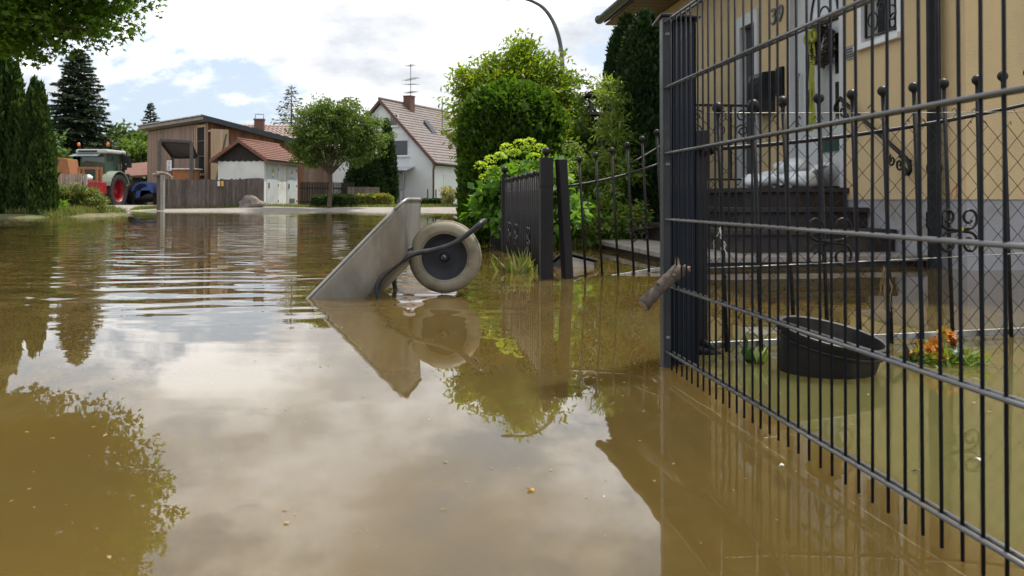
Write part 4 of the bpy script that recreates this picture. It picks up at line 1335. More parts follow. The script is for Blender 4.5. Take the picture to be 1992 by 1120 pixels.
# ================================================================== FLOWERS, LEAVES floating
fc = W(1832, 700, 2.84); fc.z = 0
t = thing('flower_bouquet', 'orange and yellow flower bouquet drifting by the gate', 'flowers', tuple(fc))
rng = np.random.default_rng(21)
def bloom(c, r, m, seed, npet=14):
    g = np.random.default_rng(seed)
    P, D = [], []
    d0 = norm(g.normal(size=(1, 3)) * 0.45 + np.array([[-0.1, -0.5, 0.8]]))[0]
    for ring_, (k, tilt_) in enumerate(((npet, 0.35), (npet - 4, 0.9), (npet - 7, 1.6))):
        for i in range(max(k, 4)):
            a = 2 * PI * i / max(k, 4) + g.random() * 0.3
            x = np.cross(d0, [0.3, 0.9, 0.2]); x /= np.linalg.norm(x); y = np.cross(d0, x)
            dd_ = x * math.cos(a) + y * math.sin(a) + d0 * tilt_
            P.append(np.array(c)); D.append(dd_)
    P = np.array(P); D = np.array(D)
    V, F = leaf_arrays(P, D, np.tile(d0, (len(P), 1)) + g.normal(size=(len(P), 3)) * 0.1, r * (0.8 + 0.4 * g.random(len(P))), r * 0.42)
    return from_arr('blossom', V, F, m, t)
bl_ = [(-0.075, 0.0, 0.03, 'flower_yellow'), (-0.045, -0.01, 0.045, 'flower_orange'), (-0.02, 0.01, 0.06, 'flower_orange'), (-0.055, 0.02, 0.055, 'flower_rust'), (-0.03, -0.02, 0.025, 'flower_yellow'),
       (0.0, 0.0, 0.04, 'flower_orange'), (0.01, 0.02, 0.075, 'flower_orange'), (0.02, 0.03, 0.092, 'flower_yellow'), (0.035, 0.01, 0.06, 'flower_rust'), (-0.09, 0.01, 0.018, 'flower_yellow'), (0.038, 0.03, 0.082, 'flower_orange'), (-0.01, -0.02, 0.02, 'flower_yellow'), (0.045, -0.01, 0.035, 'petal_white')]
for k, (x, y, z, m) in enumerate(bl_):
    bloom((x, y, z), 0.024 if m != 'petal_white' else 0.015, m, 60 + k)
n = 260
P = np.stack([rng.uniform(-0.10, 0.12, n), rng.normal(size=n) * 0.025, np.abs(rng.normal(size=n)) * 0.02], 1)
P[:, 2] *= np.clip(1.4 - np.abs(P[:, 0]) * 8, 0.25, 1)
V, F = leaf_arrays(P, rng.normal(size=(n, 3)) + np.array([0.5, 0, 0.2]), rng.normal(size=(n, 3)) * 0.5 + np.array([0, 0, 1]), 0.035 + 0.02 * rng.random(n), 0.012)
from_arr('greenery', V, F, 'leaf_rose', t)
mb = MB().tube([(-0.11, 0, 0.01), (-0.105, 0, 0.04), (-0.112, 0, 0.065)], [0.004, 0.006, 0.001], 6)
mb.build('seed_head', 'wreath_brown', t)

lc = W(1472, 700, 2.85); lc.z = 0
t = thing('floating_cabbage_leaf', 'pale green crumpled leaf floating beside the ribbed post', 'leaf', tuple(lc))
rng = np.random.default_rng(33)
for k in range(5):
    a0 = rng.random() * 6
    vs = []
    nu = 8
    L_ = 0.05 + 0.02 * rng.random()
    dx = math.cos(a0) * 0.5; 
    for i in range(nu):
        for j in range(5):
            u = i / (nu - 1); v = (j / 4 - 0.5)
            wdt = math.sin(PI * min(u * 0.9 + 0.08, 1)) * 0.045
            vs.append((dx * L_ * u + v * wdt + (k - 2) * 0.007, -0.012 + 0.02 * math.sin(a0) * u, 0.004 + u * L_ * (0.55 + 0.3 * rng.random() * 0.1) + 0.012 * math.sin(v * 9 + k) + 0.004 * math.sin(u * 14)))
    mb = MB(); mb.add(vs, [(i * 5 + j, i * 5 + j + 1, (i + 1) * 5 + j + 1, (i + 1) * 5 + j) for i in range(nu - 1) for j in range(4)])
    oo = mb.build('blade', 'leaf_cabbage' if k % 3 else 'leaf_hedge', t, smooth=True)
    thicken(oo, 0.0012)

# upturned black box floating behind the gate post
bc = W(1118, 512, 7.0); bc.z = -0.045
t = thing('plastic_box', 'black plastic box lying half sunk behind the leaning gate stile', 'box', tuple(bc), math.radians(18))
Mx = Matrix.Rotation(math.radians(14), 3, 'Y') @ Matrix.Rotation(math.radians(-22), 3, 'X')
mb = MB()
mb.box(-0.15, 0.12, -0.12, 0.12, -0.14, 0.075, Mx)
mb.build('body', 'tub', t, bevel=0.015)
mb = MB().box(-0.165, 0.135, -0.135, 0.135, 0.076, 0.094, Mx)
mb.build('lid_rim', 'dark_glossy', t, bevel=0.006)
mb = MB().box(-0.13, 0.10, -0.128, -0.1205, -0.11, 0.06, Mx)
mb.build('side_panel', 'slab', t)

# small floating bits
for k, (px, py, lab, m) in enumerate([(1786, 915, 'small shiny wet leaf drifting behind the mesh fence at lower right', 'frame_grey'), (1632, 712, 'pale floating fleck beside the tub', 'foam'), (1033, 952, 'tiny yellow leaf floating in the middle foreground', 'flower_yellow'),
                                      (1520, 905, 'pale petal floating under the second lowest fence rail', 'foam'), (1905, 893, 'pale petal floating at the right edge behind the fence', 'foam')]):
    Y_ = HC * K / (py - 388)
    p = W(px, py, Y_); p.z = 0.002
    mb = MB()
    fs_ = 0.6 if k in (1, 2, 3) else 0.8
    pr = [(fs_ * 0.011 * math.cos(a) * (1 + 0.3 * math.sin(3 * a)), fs_ * 0.006 * math.sin(a) * (1 + 0.2 * math.cos(2 * a)), 0.002 * math.sin(2 * a)) for a in np.linspace(0, 2 * PI, 12, endpoint=False)]
    mb.prism(pr, (0, 0, 0.0015))
    o = mb.build('floating_leaf', m); o.location = p; o.rotation_euler = (0, 0, k * 1.3)
    tag(o, lab, 'leaf', 'bits floating on the water')

# ================================================================== GARDEN PLANTS ON THE RIGHT
def gz(x, y): return float(ground_z(x, y))
# clipped hedge block
def hedge_prof(wx, wy, round_=0.10, topp=0.12):
    def f(t):
        k = 1.0
        if t > 1 - topp: k = max(0.02, (1 - ((t - (1 - topp)) / topp) ** 2.2)) ** 0.5
        return (wx * k, wy * k)
    return f
column_tree('clipped_hedge', 'tall clipped dark green hedge block behind the iron fence', (-0.01, 11.7, -0.1), 2.12, hedge_prof(0.66, 0.95, topp=0.3), 'leaf_hedge', 34000, 0.075, 0.55, seed=2, lobes=8, lobe_amp=0.10, up=0.9, cat='hedge', sq=2.9, depth=0.18, tuft=0.9)
# golden shrub tree behind it
broadleaf('golden_shrub_tree', 'loose yellow green tree rising behind the clipped hedge', (0.05, 13.6, 0.0), (0.05, 13.6, 1.3), 0.06,
          [((-0.15, 13.5, 1.70), (0.85, 0.6, 0.75)), ((0.08, 13.6, 2.20), (0.72, 0.5, 0.62)), ((0.60, 13.5, 1.75), (0.62, 0.5, 0.75)), ((-0.58, 13.4, 1.80), (0.40, 0.4, 0.75)), ((0.15, 13.5, 2.6), (0.35, 0.3, 0.38))],
          'leaf_gold', 520, 60, 0.12, 0.085, 0.42, seed=8, limbs=60, droop=0.1, shell=0.55)
broadleaf('golden_shrub', 'yellow green leafy shrub between the hedge and the garden lamp', (0.85, 12.8, 0.0), (0.85, 12.8, 0.5), 0.04,
          [((0.80, 12.7, 1.1), (0.34, 0.4, 0.75)), ((0.95, 12.6, 0.7), (0.35, 0.4, 0.5))],
          'leaf_gold', 130, 46, 0.11, 0.085, 0.5, seed=18, limbs=20, cat='shrub', droop=0.1)
# hydrangea
rng = np.random.default_rng(14)
hyb = (0.20, 9.6, 0.0)
hyd = broadleaf('hydrangea', 'hydrangea bush with round yellow green flower heads behind the iron fence', hyb, (0.20, 9.6, 0.35), 0.03,
          [((0.14, 9.6, 0.55), (0.50, 0.42, 0.40)), ((-0.15, 9.7, 0.35), (0.25, 0.3, 0.4)), ((0.42, 9.3, 0.45), (0.28, 0.3, 0.42))], 'leaf_hydrangea', 90, 26, 0.11, 0.105, 0.62, seed=14, limbs=30, cat='shrub', droop=0.25)
heads = [(935, 322), (955, 310), (975, 303), (985, 287), (1000, 297), (1012, 279), (1030, 276), (1050, 287), (1022, 290), (1003, 320), (1040, 305), (960, 330), (990, 332), (945, 345), (1015, 335), (972, 345), (1035, 325), (1098, 325), (1105, 345)]
for k, (px, py) in enumerate(heads):
    p = W(px, py, 9.45 + 0.25 * random.random()) - Vector(hyb)
    g = np.random.default_rng(100 + k)
    n = 70
    d = rand_dirs(g, n, 0.5)
    P = np.array(p) + d * np.array([0.055, 0.055, 0.028])
    V, F = leaf_arrays(P, d + g.normal(size=(n, 3)) * 0.5, np.tile([0, 0, 1.0], (n, 1)) + g.normal(size=(n, 3)) * 0.3, 0.03, 0.026)
    from_arr('flower_head', V, F, 'bloom_green', hyd)
# columnar conifers by the house end
def spindle(r, a=0.25):
    return lambda t: r * min(1.0, (t + 0.12) / a) ** 0.5 * (max(0.0, 1 - max(0.0, (t - 0.55) / 0.45) ** 2.2)) ** 0.6 + 0.004
column_tree('columnar_conifer', 'dark columnar conifer beside the ribbed fence post', (1.58, 10.75, 0), 2.72, spindle(0.33), 'leaf_thuja', 15000, 0.10, 0.42, seed=31, group='columnar conifers by the house', lobe_amp=0.10, up=1.5, depth=0.1)
column_tree('columnar_conifer', 'columnar conifer under the roof gutter, farther from the fence post', (1.66, 12.9, 0), 3.10, spindle(0.36), 'leaf_thuja', 15000, 0.11, 0.42, seed=32, group='columnar conifers by the house', lobe_amp=0.12, up=1.5, depth=0.12)
broadleaf('bamboo', 'pale feathery bamboo in front of the columnar conifers', (1.30, 10.6, 0.0), (1.30, 10.6, 0.6), 0.02,
          [((1.26, 10.5, 1.05), (0.20, 0.25, 0.62)), ((1.15, 10.5, 1.45), (0.20, 0.2, 0.45)), ((1.05, 10.4, 1.75), (0.14, 0.2, 0.22))], 'leaf_bamboo', 70, 34, 0.085, 0.095, 0.16, seed=41, limbs=26, cat='shrub', droop=0.2)
broadleaf('climbing_rose', 'rose bush with reddish leaves behind the open gate leaf', (1.0, 10.9, 0.0), (1.0, 10.9, 0.4), 0.03,
          [((0.95, 10.8, 0.55), (0.45, 0.4, 0.55)), ((1.25, 10.4, 0.6), (0.30, 0.35, 0.45)), ((0.75, 10.9, 0.85), (0.28, 0.35, 0.45))], 'leaf_rose', 110, 38, 0.10, 0.062, 0.55, seed=43, limbs=24, cat='shrub')
broadleaf('garden_bush', 'bright green bush low in the garden behind the gate leaf', (0.75, 9.9, 0.0), (0.75, 9.9, 0.2), 0.025,
          [((0.72, 9.9, 0.28), (0.42, 0.35, 0.33)), ((1.15, 9.9, 0.25), (0.35, 0.3, 0.30))], 'leaf_rose', 60, 40, 0.085, 0.07, 0.5, seed=44, limbs=14, cat='shrub')
broadleaf('dark_climber', 'dark leaved climber on the bird table post', (1.15, 12.3, 0.0), (1.15, 12.3, 0.7), 0.03,
          [((1.10, 12.2, 1.15), (0.26, 0.3, 0.65)), ((1.05, 12.0, 1.65), (0.30, 0.25, 0.28))], 'leaf_far', 60, 34, 0.085, 0.07, 0.5, seed=45, limbs=18, cat='shrub')
# bird table
t = thing('bird_table', 'grey wooden bird table with flat roof between shrubs and conifer', 'bird table', tuple(W(1170, 388, 11.9).xy) + (0.0,))
MB().tube([(0, 0, -0.1), (0, 0, 1.62)], 0.028, 8).build('pole', 'frame_grey', t)
MB().box(-0.16, 0.16, -0.14, 0.14, 1.62, 1.65).build('tray', 'frame_grey', t)
for sx in (-0.14, 0.14):
    for sy in (-0.12, 0.12):
        MB().box(sx - 0.012, sx + 0.012, sy - 0.012, sy + 0.012, 1.651, 1.86).build('corner_post', 'frame_grey', t)
MB().prism([(-0.22, -0.18, 1.861), (0.22, -0.18, 1.861), (0.20, -0.18, 1.90), (0.0, -0.18, 1.97), (-0.20, -0.18, 1.90)], (0, 0.36, 0)).build('roof', 'dark_wood', t)

# ================================================================== STREET LAMP + CABLE
LY = 28.0
lb = W(1095, 388, LY)
t = thing('street_lamp', 'grey arched street lamp reaching over the road behind the hedge', 'street lamp', (lb.x, LY, gz(lb.x, LY)))
z0 = t.location.z
arcp = [W(1095, 240, LY), W(1095, 160, LY), W(1093, 110, LY), W(1087, 72, LY), W(1075, 40, LY), W(1058, 16, LY), W(1038, 3, LY), W(1020, -3, LY), W(1004, -5, LY)]
pp = [Vector((0, 0, -0.2)), Vector((0, 0, 1.0))] + [p - Vector(t.location) for p in arcp]
pp = [pp[0], pp[1]] + smoothpath(pp[2:], 5)
MB().tube(pp, list(np.interp(np.linspace(0, 1, len(pp)), [0, 0.15, 1], [0.085, 0.068, 0.05])), 12).build('pole', 'lamp_grey', t, smooth=True)
e_ = pp[-1]
mb = MB(); mb.sphere((e_.x - 0.22, e_.y, e_.z - 0.02), 0.26, 16, 10, (1.0, 0.5, 0.26)); mb.build('lamp_head', 'lamp_grey', t, smooth=True)
ca, cb = W(1050, 100, 17.0), W(1152, 163, 14.2)
cc = (ca + cb) / 2 - Vector((0, 0, 0.03))
cbl = MB().tube(smoothpath([W(1050, 100, 17.0), W(1100, 136, 15.4), W(1152, 163, 14.2), wall_xy(13.6) + Vector((0, 0, 2.15))], 5), 0.006, 5).build('overhead_cable', 'cable', None)
tag(cbl, 'thin overhead cable crossing from the golden tree to the house', 'cable')

# ================================================================== WHITE HOUSE (centre distance)
GA = -math.radians(23)
wh = thing('white_house', 'white gabled house with steep brown tiled roof behind the flooded street', 'house', (-4.57, 52.0, 0.1), GA)
w2, eh, rh_, ln = 3.4, 2.62, 6.08, 8.2
mb = MB()
mb.prism([(-2 * w2, 0, -0.5), (0, 0, -0.5), (0, 0, eh), (-w2, 0, rh_), (-2 * w2, 0, eh)], (0, ln, 0))
mb.build('wall', 'wall_white', wh)
def tiled_slope(mb, p0, along, down, nl, nd, wl=None, amp=0.03, step=0.035):
    """tile rows: stepped courses with rounded pans. p0 ridge corner; along = full vector; down = full vector"""
    p0 = Vector(p0); along = Vector(along); down = Vector(down)
    nrm = along.cross(down).normalized()
    if nrm.z < 0: nrm = -nrm
    per = 4
    base = len(mb.v)
    for j in range(nd):
        for s in (0, 1):
            for i in range(nl * per + 1):
                x = i / (nl * per)
                ph = (i % per) / per
                h = amp * (math.sin(2 * PI * ph) * 0.5 + 0.5) + (step if s == 1 else 0.0)
                mb.v.append(tuple(p0 + along * x + down * ((j + s) / nd) + nrm * (h + 0.01)))
    m = nl * per + 1
    for j in range(2 * nd - 1):
        for i in range(nl * per):
            mb.f.append((base + j * m + i, base + j * m + i + 1, base + (j + 1) * m + i + 1, base + (j + 1) * m + i))
def slab_roof(name, parent, m, x_r, z_r, x_e, z_e, y0, y1, th_=0.14):
    mb = MB()
    mb.prism([(x_r, y0, z_r), (x_e, y0, z_e), (x_e, y0, z_e - th_), (x_r, y0, z_r - th_)], (0, y1 - y0, 0))
    return mb.build(name, m, parent)
ov = 0.32; sl_ = (rh_ - eh) / w2
zr = rh_ + 0.20
r_o = slab_roof('roof', wh, 'roof_dark', -w2, zr, ov, zr - sl_ * (w2 + ov), -0.22, ln + 0.2)
r_2 = slab_roof('roof', wh, 'roof_dark', -w2 - 0.002, zr, -2 * w2 - ov, zr - sl_ * (w2 + ov), -0.22, ln + 0.2)
mb = MB(); tiled_slope(mb, (-w2, -0.2, zr), (0, ln + 0.38, 0), (w2 + ov, 0, -sl_ * (w2 + ov)), 30, 22)
to = mb.build('roof_tiles', 'tile_house', r_o); to['kind'] = 'stuff'
mb = MB(); tiled_slope(mb, (-w2, -0.2, zr), (0, ln + 0.38, 0), (-w2 - ov, 0, -sl_ * (w2 + ov)), 30, 22)
to = mb.build('roof_tiles', 'tile_house', r_2); to['kind'] = 'stuff'
MB().tube([(-w2, -0.25, zr + 0.06), (-w2, ln + 0.25, zr + 0.06)], 0.09, 10).build('ridge_cap', 'tile_house', r_o, smooth=True)
# verge boards
for s in (1, -1):
    mb = MB()
    x_e = ov if s > 0 else -2 * w2 - ov
    mb.prism([(-w2, -0.245, zr + 0.03), (x_e, -0.245, zr - sl_ * (w2 + ov) + 0.03), (x_e, -0.245, zr - sl_ * (w2 + ov) - 0.17), (-w2, -0.245, zr - 0.17)], (0, 0.022, 0))
    mb.build('verge_board', 'brick_chimney', r_o if s > 0 else r_2)
mb = MB(); mb.box(-w2 + 0.05, -w2 + 0.55, 2.5, 3.05, zr - 0.5, zr + 0.46); mb.box(-w2 + 0.02, -w2 + 0.58, 2.47, 3.08, zr + 0.462, zr + 0.52)
mb.build('chimney', 'brick_chimney', r_o)
mb = MB()
am = Vector((-w2 + 0.2, 3.15, 0))
mb.tube([am + Vector((0, 0, zr - 0.2)), am + Vector((0, 0, zr + 2.55))], 0.022, 6)
for z, l in ((2.45, 0.85), (1.60, 1.75), (1.28, 0.75), (0.78, 1.2)):
    q = am + Vector((0, 0, zr + z))
    d1 = Vector((0.72, -0.5, 0)) if z != 1.28 else Vector((0.9, 0.1, 0))
    mb.tube([q - d1 * l * (0.55 if z != 1.28 else 0.1), q + d1 * l * 0.6], 0.012, 5)
    for k in np.linspace(-0.5, 0.55, 9 if l > 1 else 6):
        c_ = q + d1 * l * k
        mb.tube([c_ + Vector((0.15, 0.25, 0)), c_ - Vector((0.15, 0.25, 0))], 0.007, 4)
mb.build('antenna', 'frame_grey', r_o)
MB().tube([(-1.75, 4.6, zr - sl_ * 1.65), (-1.75, 4.6, zr + 0.55)], 0.03, 6).build('flue_pole', 'frame_grey', r_o)
# roof window and shed dormer
def on_slope(x, y, dz): return (x, y, zr - sl_ * (x + w2) + dz)
mb = MB()
mb.prism([on_slope(-2.15, 2.9, 0.05), on_slope(-1.55, 2.9, 0.05), on_slope(-1.55, 2.9, 0.13), on_slope(-2.15, 2.9, 0.30)], (0, 0.55, 0))
mb.build('roof_window', 'flashing', r_o)
mb = MB()
mb.prism([on_slope(-1.5, 4.9, 0.0), on_slope(-0.2, 4.9, 0.0), on_slope(-0.2, 4.9, 0.75)], (0, 2.6, 0))
mb.build('dormer', 'black_boards', r_o)
mb = MB()
mb.prism([(-1.7, 4.75, on_slope(-1.7, 0, 0)[2] + 0.10), (0.05, 4.75, on_slope(-0.2, 0, 0)[2] + 0.68), (0.05, 4.75, on_slope(-0.2, 0, 0)[2] + 0.80), (-1.7, 4.75, on_slope(-1.7, 0, 0)[2] + 0.22)], (0, 2.9, 0))
mb.build('dormer_roof', 'tile_house', r_o)
# windows on the gable and the side wall
def rect_window(parent, origin, ux, w_, z0, z1, out, m_pane='glass_dark', name='window', shutter=0.0, fr=0.05):
    """origin (x,y) of lower-left; ux unit along wall; out unit outward"""
    ux = Vector((*ux, 0)); out = Vector((*out, 0)); o_ = Vector((*origin, 0))
    def q(mb, a, b, c, d, e0, e1):
        P0 = [o_ + ux * a + out * e0 + Vector((0, 0, c)), o_ + ux * b + out * e0 + Vector((0, 0, c)), o_ + ux * b + out * e0 + Vector((0, 0, d)), o_ + ux * a + out * e0 + Vector((0, 0, d))]
        mb.prism(P0, out * (e1 - e0))
    mb = MB()
    q(mb, 0, fr, z0, z1, -0.03, 0.035); q(mb, w_ - fr, w_, z0, z1, -0.03, 0.035)
    q(mb, fr, w_ - fr, z0, z0 + fr, -0.03, 0.035); q(mb, fr, w_ - fr, z1 - fr, z1, -0.03, 0.035)
    wi = mb.build(name, 'white_paint', parent)
    mb = MB(); q(mb, fr, w_ - fr, z0 + fr, z1 - fr, -0.02, 0.008); mb.build('pane', m_pane, wi)
    if shutter:
        mb = MB(); q(mb, fr, w_ - fr, z1 - fr - shutter * (z1 - z0 - 2 * fr), z1 - fr, 0.010, 0.024); mb.build('roller_shutter', 'shutter', wi)
    mb = MB(); q(mb, -0.06, w_ + 0.06, z0 - 0.06, z0 - 0.002, -0.02, 0.12); mb.build('sill', 'wall_hut', wi)
    return wi
rect_window(wh, (-2.80, 0), (1, 0), 0.55, 4.70, 5.42, (0, -1))
rect_window(wh, (-2.55, 0), (1, 0), 1.0, 2.95, 4.35, (0, -1), shutter=0.35)
rect_window(wh, (0, 1.4), (0, 1), 1.9, 0.72, 1.95, (1, 0), shutter=0.8)
rect_window(wh, (0, 4.9), (0, 1), 1.5, 0.72, 1.95, (1, 0), shutter=0.5)
MB().tube([(0.20, -0.02, eh - 0.05), (0.20, -0.02, eh - 0.16), (0.06, 0.04, eh - 0.5), (0.06, 0.04, -0.2)], 0.05, 8).build('downpipe', 'brick_chimney', wh, smooth=True)
MB().tube([(ov + 0.05, -0.2, zr - sl_ * (w2 + ov) - 0.05), (ov + 0.05, ln + 0.2, zr - sl_ * (w2 + ov) - 0.05)], 0.07, 10).build('gutter', 'gutter', wh, smooth=True)
# glazed porch and grey balcony front
mb = MB()
mb.prism([(-3.3, 0, 2.28), (-1.15, 0, 2.28), (-1.0, -1.3, 2.05), (-3.3, -1.3, 2.05)], (0, 0, 0.05)); mb.build('porch_roof', 'glass_pale', wh)
mb = MB()
for x in (-1.2, -2.2, -3.25):
    mb.box(x - 0.03, x + 0.03, -1.25, -1.19, -0.2, 2.05)
mb.box(-3.28, -1.17, -1.25, -1.19, 2.0, 2.05)
mb.build('porch_frame', 'enclosure_grey', wh)
MB().box(-3.28, -1.8, -0.06, -0.03, 1.0, 2.0).build('porch_glazing', 'glass_pale', wh)
for k in range(17):
    x = -3.30 + k * 0.115
    MB().box(x, x + 0.108, -1.34, -1.31, -0.2, 0.92).build('panel_board', 'enclosure_grey', wh)
mb = MB(); mb.prism([(-1.25, -1.35, 0.42), (-0.55, -1.35, 0.18), (-0.55, -1.35, 0.22), (-1.25, -1.35, 0.46)], (0, 0.9, 0)); mb.build('cellar_canopy', 'flashing', wh)

# ================================================================== HOUSE BEHIND THE BARN
hb = thing('tiled_roof_house', 'house with pale pink tiled roof showing above the barn', 'house', (-18.5, 64.0, 0.1), math.radians(8))
MB().prism([(-5, 0, 0), (5.5, 0, 0), (5.5, 0, 3.4), (-5, 0, 3.4)], (0, 8, 0)).build('wall', 'wall_white', hb)
r_o = MB().prism([(-5.3, -0.5, 3.4), (-5.3, 4, 6.0), (-5.3, 8.5, 3.4), (-5.3, 8.5, 3.25), (-5.3, -0.5, 3.25)], (11.1, 0, 0)).build('roof', 'roof_dark', hb)
mb = MB(); tiled_slope(mb, (-5.3, 4, 6.02), (11.1, 0, 0), (0, -4.5, -2.6), 36, 16, amp=0.05, step=0.06)
to = mb.build('roof_tiles', 'tile_pink', r_o); to['kind'] = 'stuff'
mb = MB(); mb.box(-0.15, 0.55, 3.0, 3.6, 5.3, 6.3); mb.box(-0.2, 0.6, 2.95, 3.65, 6.31, 6.4)
mb.build('chimney', 'brick_chimney', r_o)
MB().tube([(-0.1, 3.3, 6.4), (-0.1, 3.3, 6.75), (0.5, 3.3, 6.75), (0.5, 3.3, 6.4)], 0.03, 5).build('chimney_hood', 'frame_grey', r_o)

# ================================================================== TRANSFORMER HUT
HU = -math.radians(7.5)
hut = thing('transformer_hut', 'small white utility hut with two grey metal doors and red tiled roof', 'hut', (-12.02, 44.0, 0.12), HU)
hw_, hl_, he, hr = 2.37, 4.4, 2.38, 3.18
MB().box(-hw_, 0, 0, hl_, -0.4, he).build('wall', 'wall_hut', hut)
nbd = 16
for k in range(nbd):
    x0, x1 = -hw_ + hw_ * k / nbd + 0.006, -hw_ + hw_ * (k + 1) / nbd - 0.006
    def ztop(x): return he + (hr - he) * (1 - abs(x + hw_ / 2) / (hw_ / 2)) - 0.03
    zb = he - 0.10 - 0.03 * (k % 2)
    if k == nbd // 2 - 1 or k == nbd // 2: pass
    MB().prism([(x0, -0.035, zb), (x1, -0.035, zb), (x1, -0.035, max(ztop(x1), zb + 0.03)), (x0, -0.035, max(ztop(x0), zb + 0.03))], (0, 0.03, 0)).build('gable_board', 'black_boards', hut)
MB().prism([(-hw_, -0.001, he), (0, -0.001, he), (-hw_ / 2, -0.001, hr - 0.02)], (0, hl_, 0)).build('gable', 'black_boards', hut)
slp = (hr - he) / (hw_ / 2); ovh = 0.28
zr2 = hr + 0.10
for s in (1, -1):
    xr = -hw_ / 2; xe = xr + s * (hw_ / 2 + ovh); ze = zr2 - slp * (hw_ / 2 + ovh)
    mb = MB().prism([(xr, -0.30, zr2), (xe, -0.30, ze), (xe, -0.30, ze - 0.10), (xr, -0.30, zr2 - 0.10)], (0, hl_ + 0.6, 0))
    ro = mb.build('roof', 'roof_dark', hut)
    mb = MB(); tiled_slope(mb, (xr, -0.30, zr2), (0, hl_ + 0.6, 0), (s * (hw_ / 2 + ovh), 0, -slp * (hw_ / 2 + ovh)), 20, 9, amp=0.035, step=0.04)
    to = mb.build('roof_tiles', 'tile_red', ro); to['kind'] = 'stuff'
    mb = MB().prism([(xr, -0.335, zr2 + 0.05), (xe, -0.335, ze + 0.05), (xe, -0.335, ze - 0.12), (xr, -0.335, zr2 - 0.12)], (0, 0.03, 0)).build('verge_board', 'tile_red', ro)
MB().tube([(-hw_ / 2, -0.33, zr2 + 0.05), (-hw_ / 2, hl_ + 0.33, zr2 + 0.05)], 0.07, 8).build('ridge_cap', 'tile_red', ro, smooth=True)
for k, (y0, y1) in enumerate(((0.30, 1.66), (2.92, 4.18))):
    d_ = MB().box(-0.02, 0.03, y0, y1, 0.02, 2.08).build('metal_door', 'metal_door', hut, bevel=0.006)
    mb = MB()
    mb.box(0.0, 0.022, y0 - 0.07, y0 - 0.002, 0.0, 2.15); mb.box(0.0, 0.022, y1 + 0.002, y1 + 0.07, 0.0, 2.15); mb.box(0.0, 0.022, y0 - 0.002, y1 + 0.002, 2.082, 2.15)
    mb.build('door_frame', 'metal_door', d_)
    c_ = (y0 + y1) / 2
    MB().prism([(0.032, c_ - 0.16, 1.72), (0.032, c_ + 0.16, 1.72), (0.032, c_, 2.0)], (0.006, 0, 0)).build('warning_triangle', 'sign_yellow', d_)
    MB().prism([(0.039, c_ + 0.03, 1.93), (0.039, c_ - 0.045, 1.83), (0.039, c_ - 0.005, 1.83), (0.039, c_ - 0.03, 1.745), (0.039, c_ + 0.045, 1.85), (0.039, c_ + 0.005, 1.85)], (0.002, 0, 0)).build('lightning_mark', 'print_black', d_)
    MB().box(0.031, 0.036, c_ - 0.11, c_ + 0.11, 1.55, 1.68).build('notice_plate', 'sign_white', d_)
    MB().box(0.0365, 0.038, c_ - 0.05, c_ + 0.05, 1.50, 1.56).build('notice_print', 'print_black', d_)
    MB().box(0.031, 0.07, y0 + 0.14, y0 + 0.20, 0.95, 1.22).build('handle', 'frame_grey', d_)
    for z in (0.25, 1.05, 1.85):
        MB().tube([(0.035, y1 + 0.01, z), (0.035, y1 + 0.01, z + 0.12)], 0.025, 8).build('hinge', 'frame_grey', d_)
    if k == 1:
        for j in range(5):
            MB().box(0.031, 0.045, y0 + 0.25, y1 - 0.25, 0.22 + 0.05 * j, 0.245 + 0.05 * j).build('louvre', 'frame_grey', d_)

# ================================================================== BARN
barn = thing('wooden_barn', 'wooden barn with vertical boards and low metal roof behind the board fence', 'barn', (-16.8, 50.0, 0.15), math.atan2(0.67, 0.74))
BL, BR = 8.9, 8.9
def btop(x): return 4.62 - 0.19 * x
mb = MB(); mb.prism([(0.03, 0.03, -0.3), (BR, 0.03, -0.3), (BR, 0.03, btop(BR)), (0.03, 0.03, btop(0.03))], (0, BL - 0.03, 0)); mb.build('inner_wall', 'interior', barn)
nbd = 54
for k in range(nbd):
    y0 = BL * k / nbd
    if 0.30 < y0 + 0.08 < 1.35:
        continue
    MB().box(-0.0 + random.uniform(-0.006, 0.006), 0.028, y0 + 0.004, y0 + BL / nbd - 0.004, -0.3, btop(0) - 0.02).build('board', 'barn_wood', barn)
for k in range(nbd):
    x0 = BR * k / nbd + 0.03
    MB().prism([(x0 + 0.004, 0.0 + random.uniform(-0.006, 0.006), -0.3), (x0 + BR / nbd - 0.004, 0, -0.3), (x0 + BR / nbd - 0.004, 0, btop(x0 + 0.16)), (x0 + 0.004, 0, btop(x0))], (0, 0.028, 0)).build('board', 'barn_red' if k < 36 else 'barn_wood', barn)
# tall opening with rails
for z in (0.9, 1.7, 2.75, 3.6, 4.4):
    MB().box(-0.02, 0.03, 0.33, 1.32, z, z + (0.14 if z in (1.7, 4.4) else 0.06)).build('cross_rail', 'pale_wood' if z in (1.7, 4.4) else 'frame_grey', barn)
for y0 in (0.2, 1.34, 1.56):
    MB().box(-0.04, -0.012, y0, y0 + 0.13, -0.3, 4.5).build('cover_strip', 'pale_wood', barn)
# open door leaf at the corner
for k in range(6):
    x0 = 0.02 + 0.17 * k
    MB().box(x0, x0 + 0.163, -0.40, -0.37, 0.35, 4.25).build('door_leaf_board', 'pale_wood', barn)
MB().box(0.0, 1.05, -0.36, -0.04, 4.10, 4.20).build('door_beam', 'pale_wood', barn)
mb = MB(); mb.prism([(0.1, -0.425, 0.6), (0.2, -0.425, 0.6), (0.95, -0.425, 4.0), (0.85, -0.425, 4.0)], (0, 0.022, 0)); mb.build('door_brace', 'frame_grey', barn)
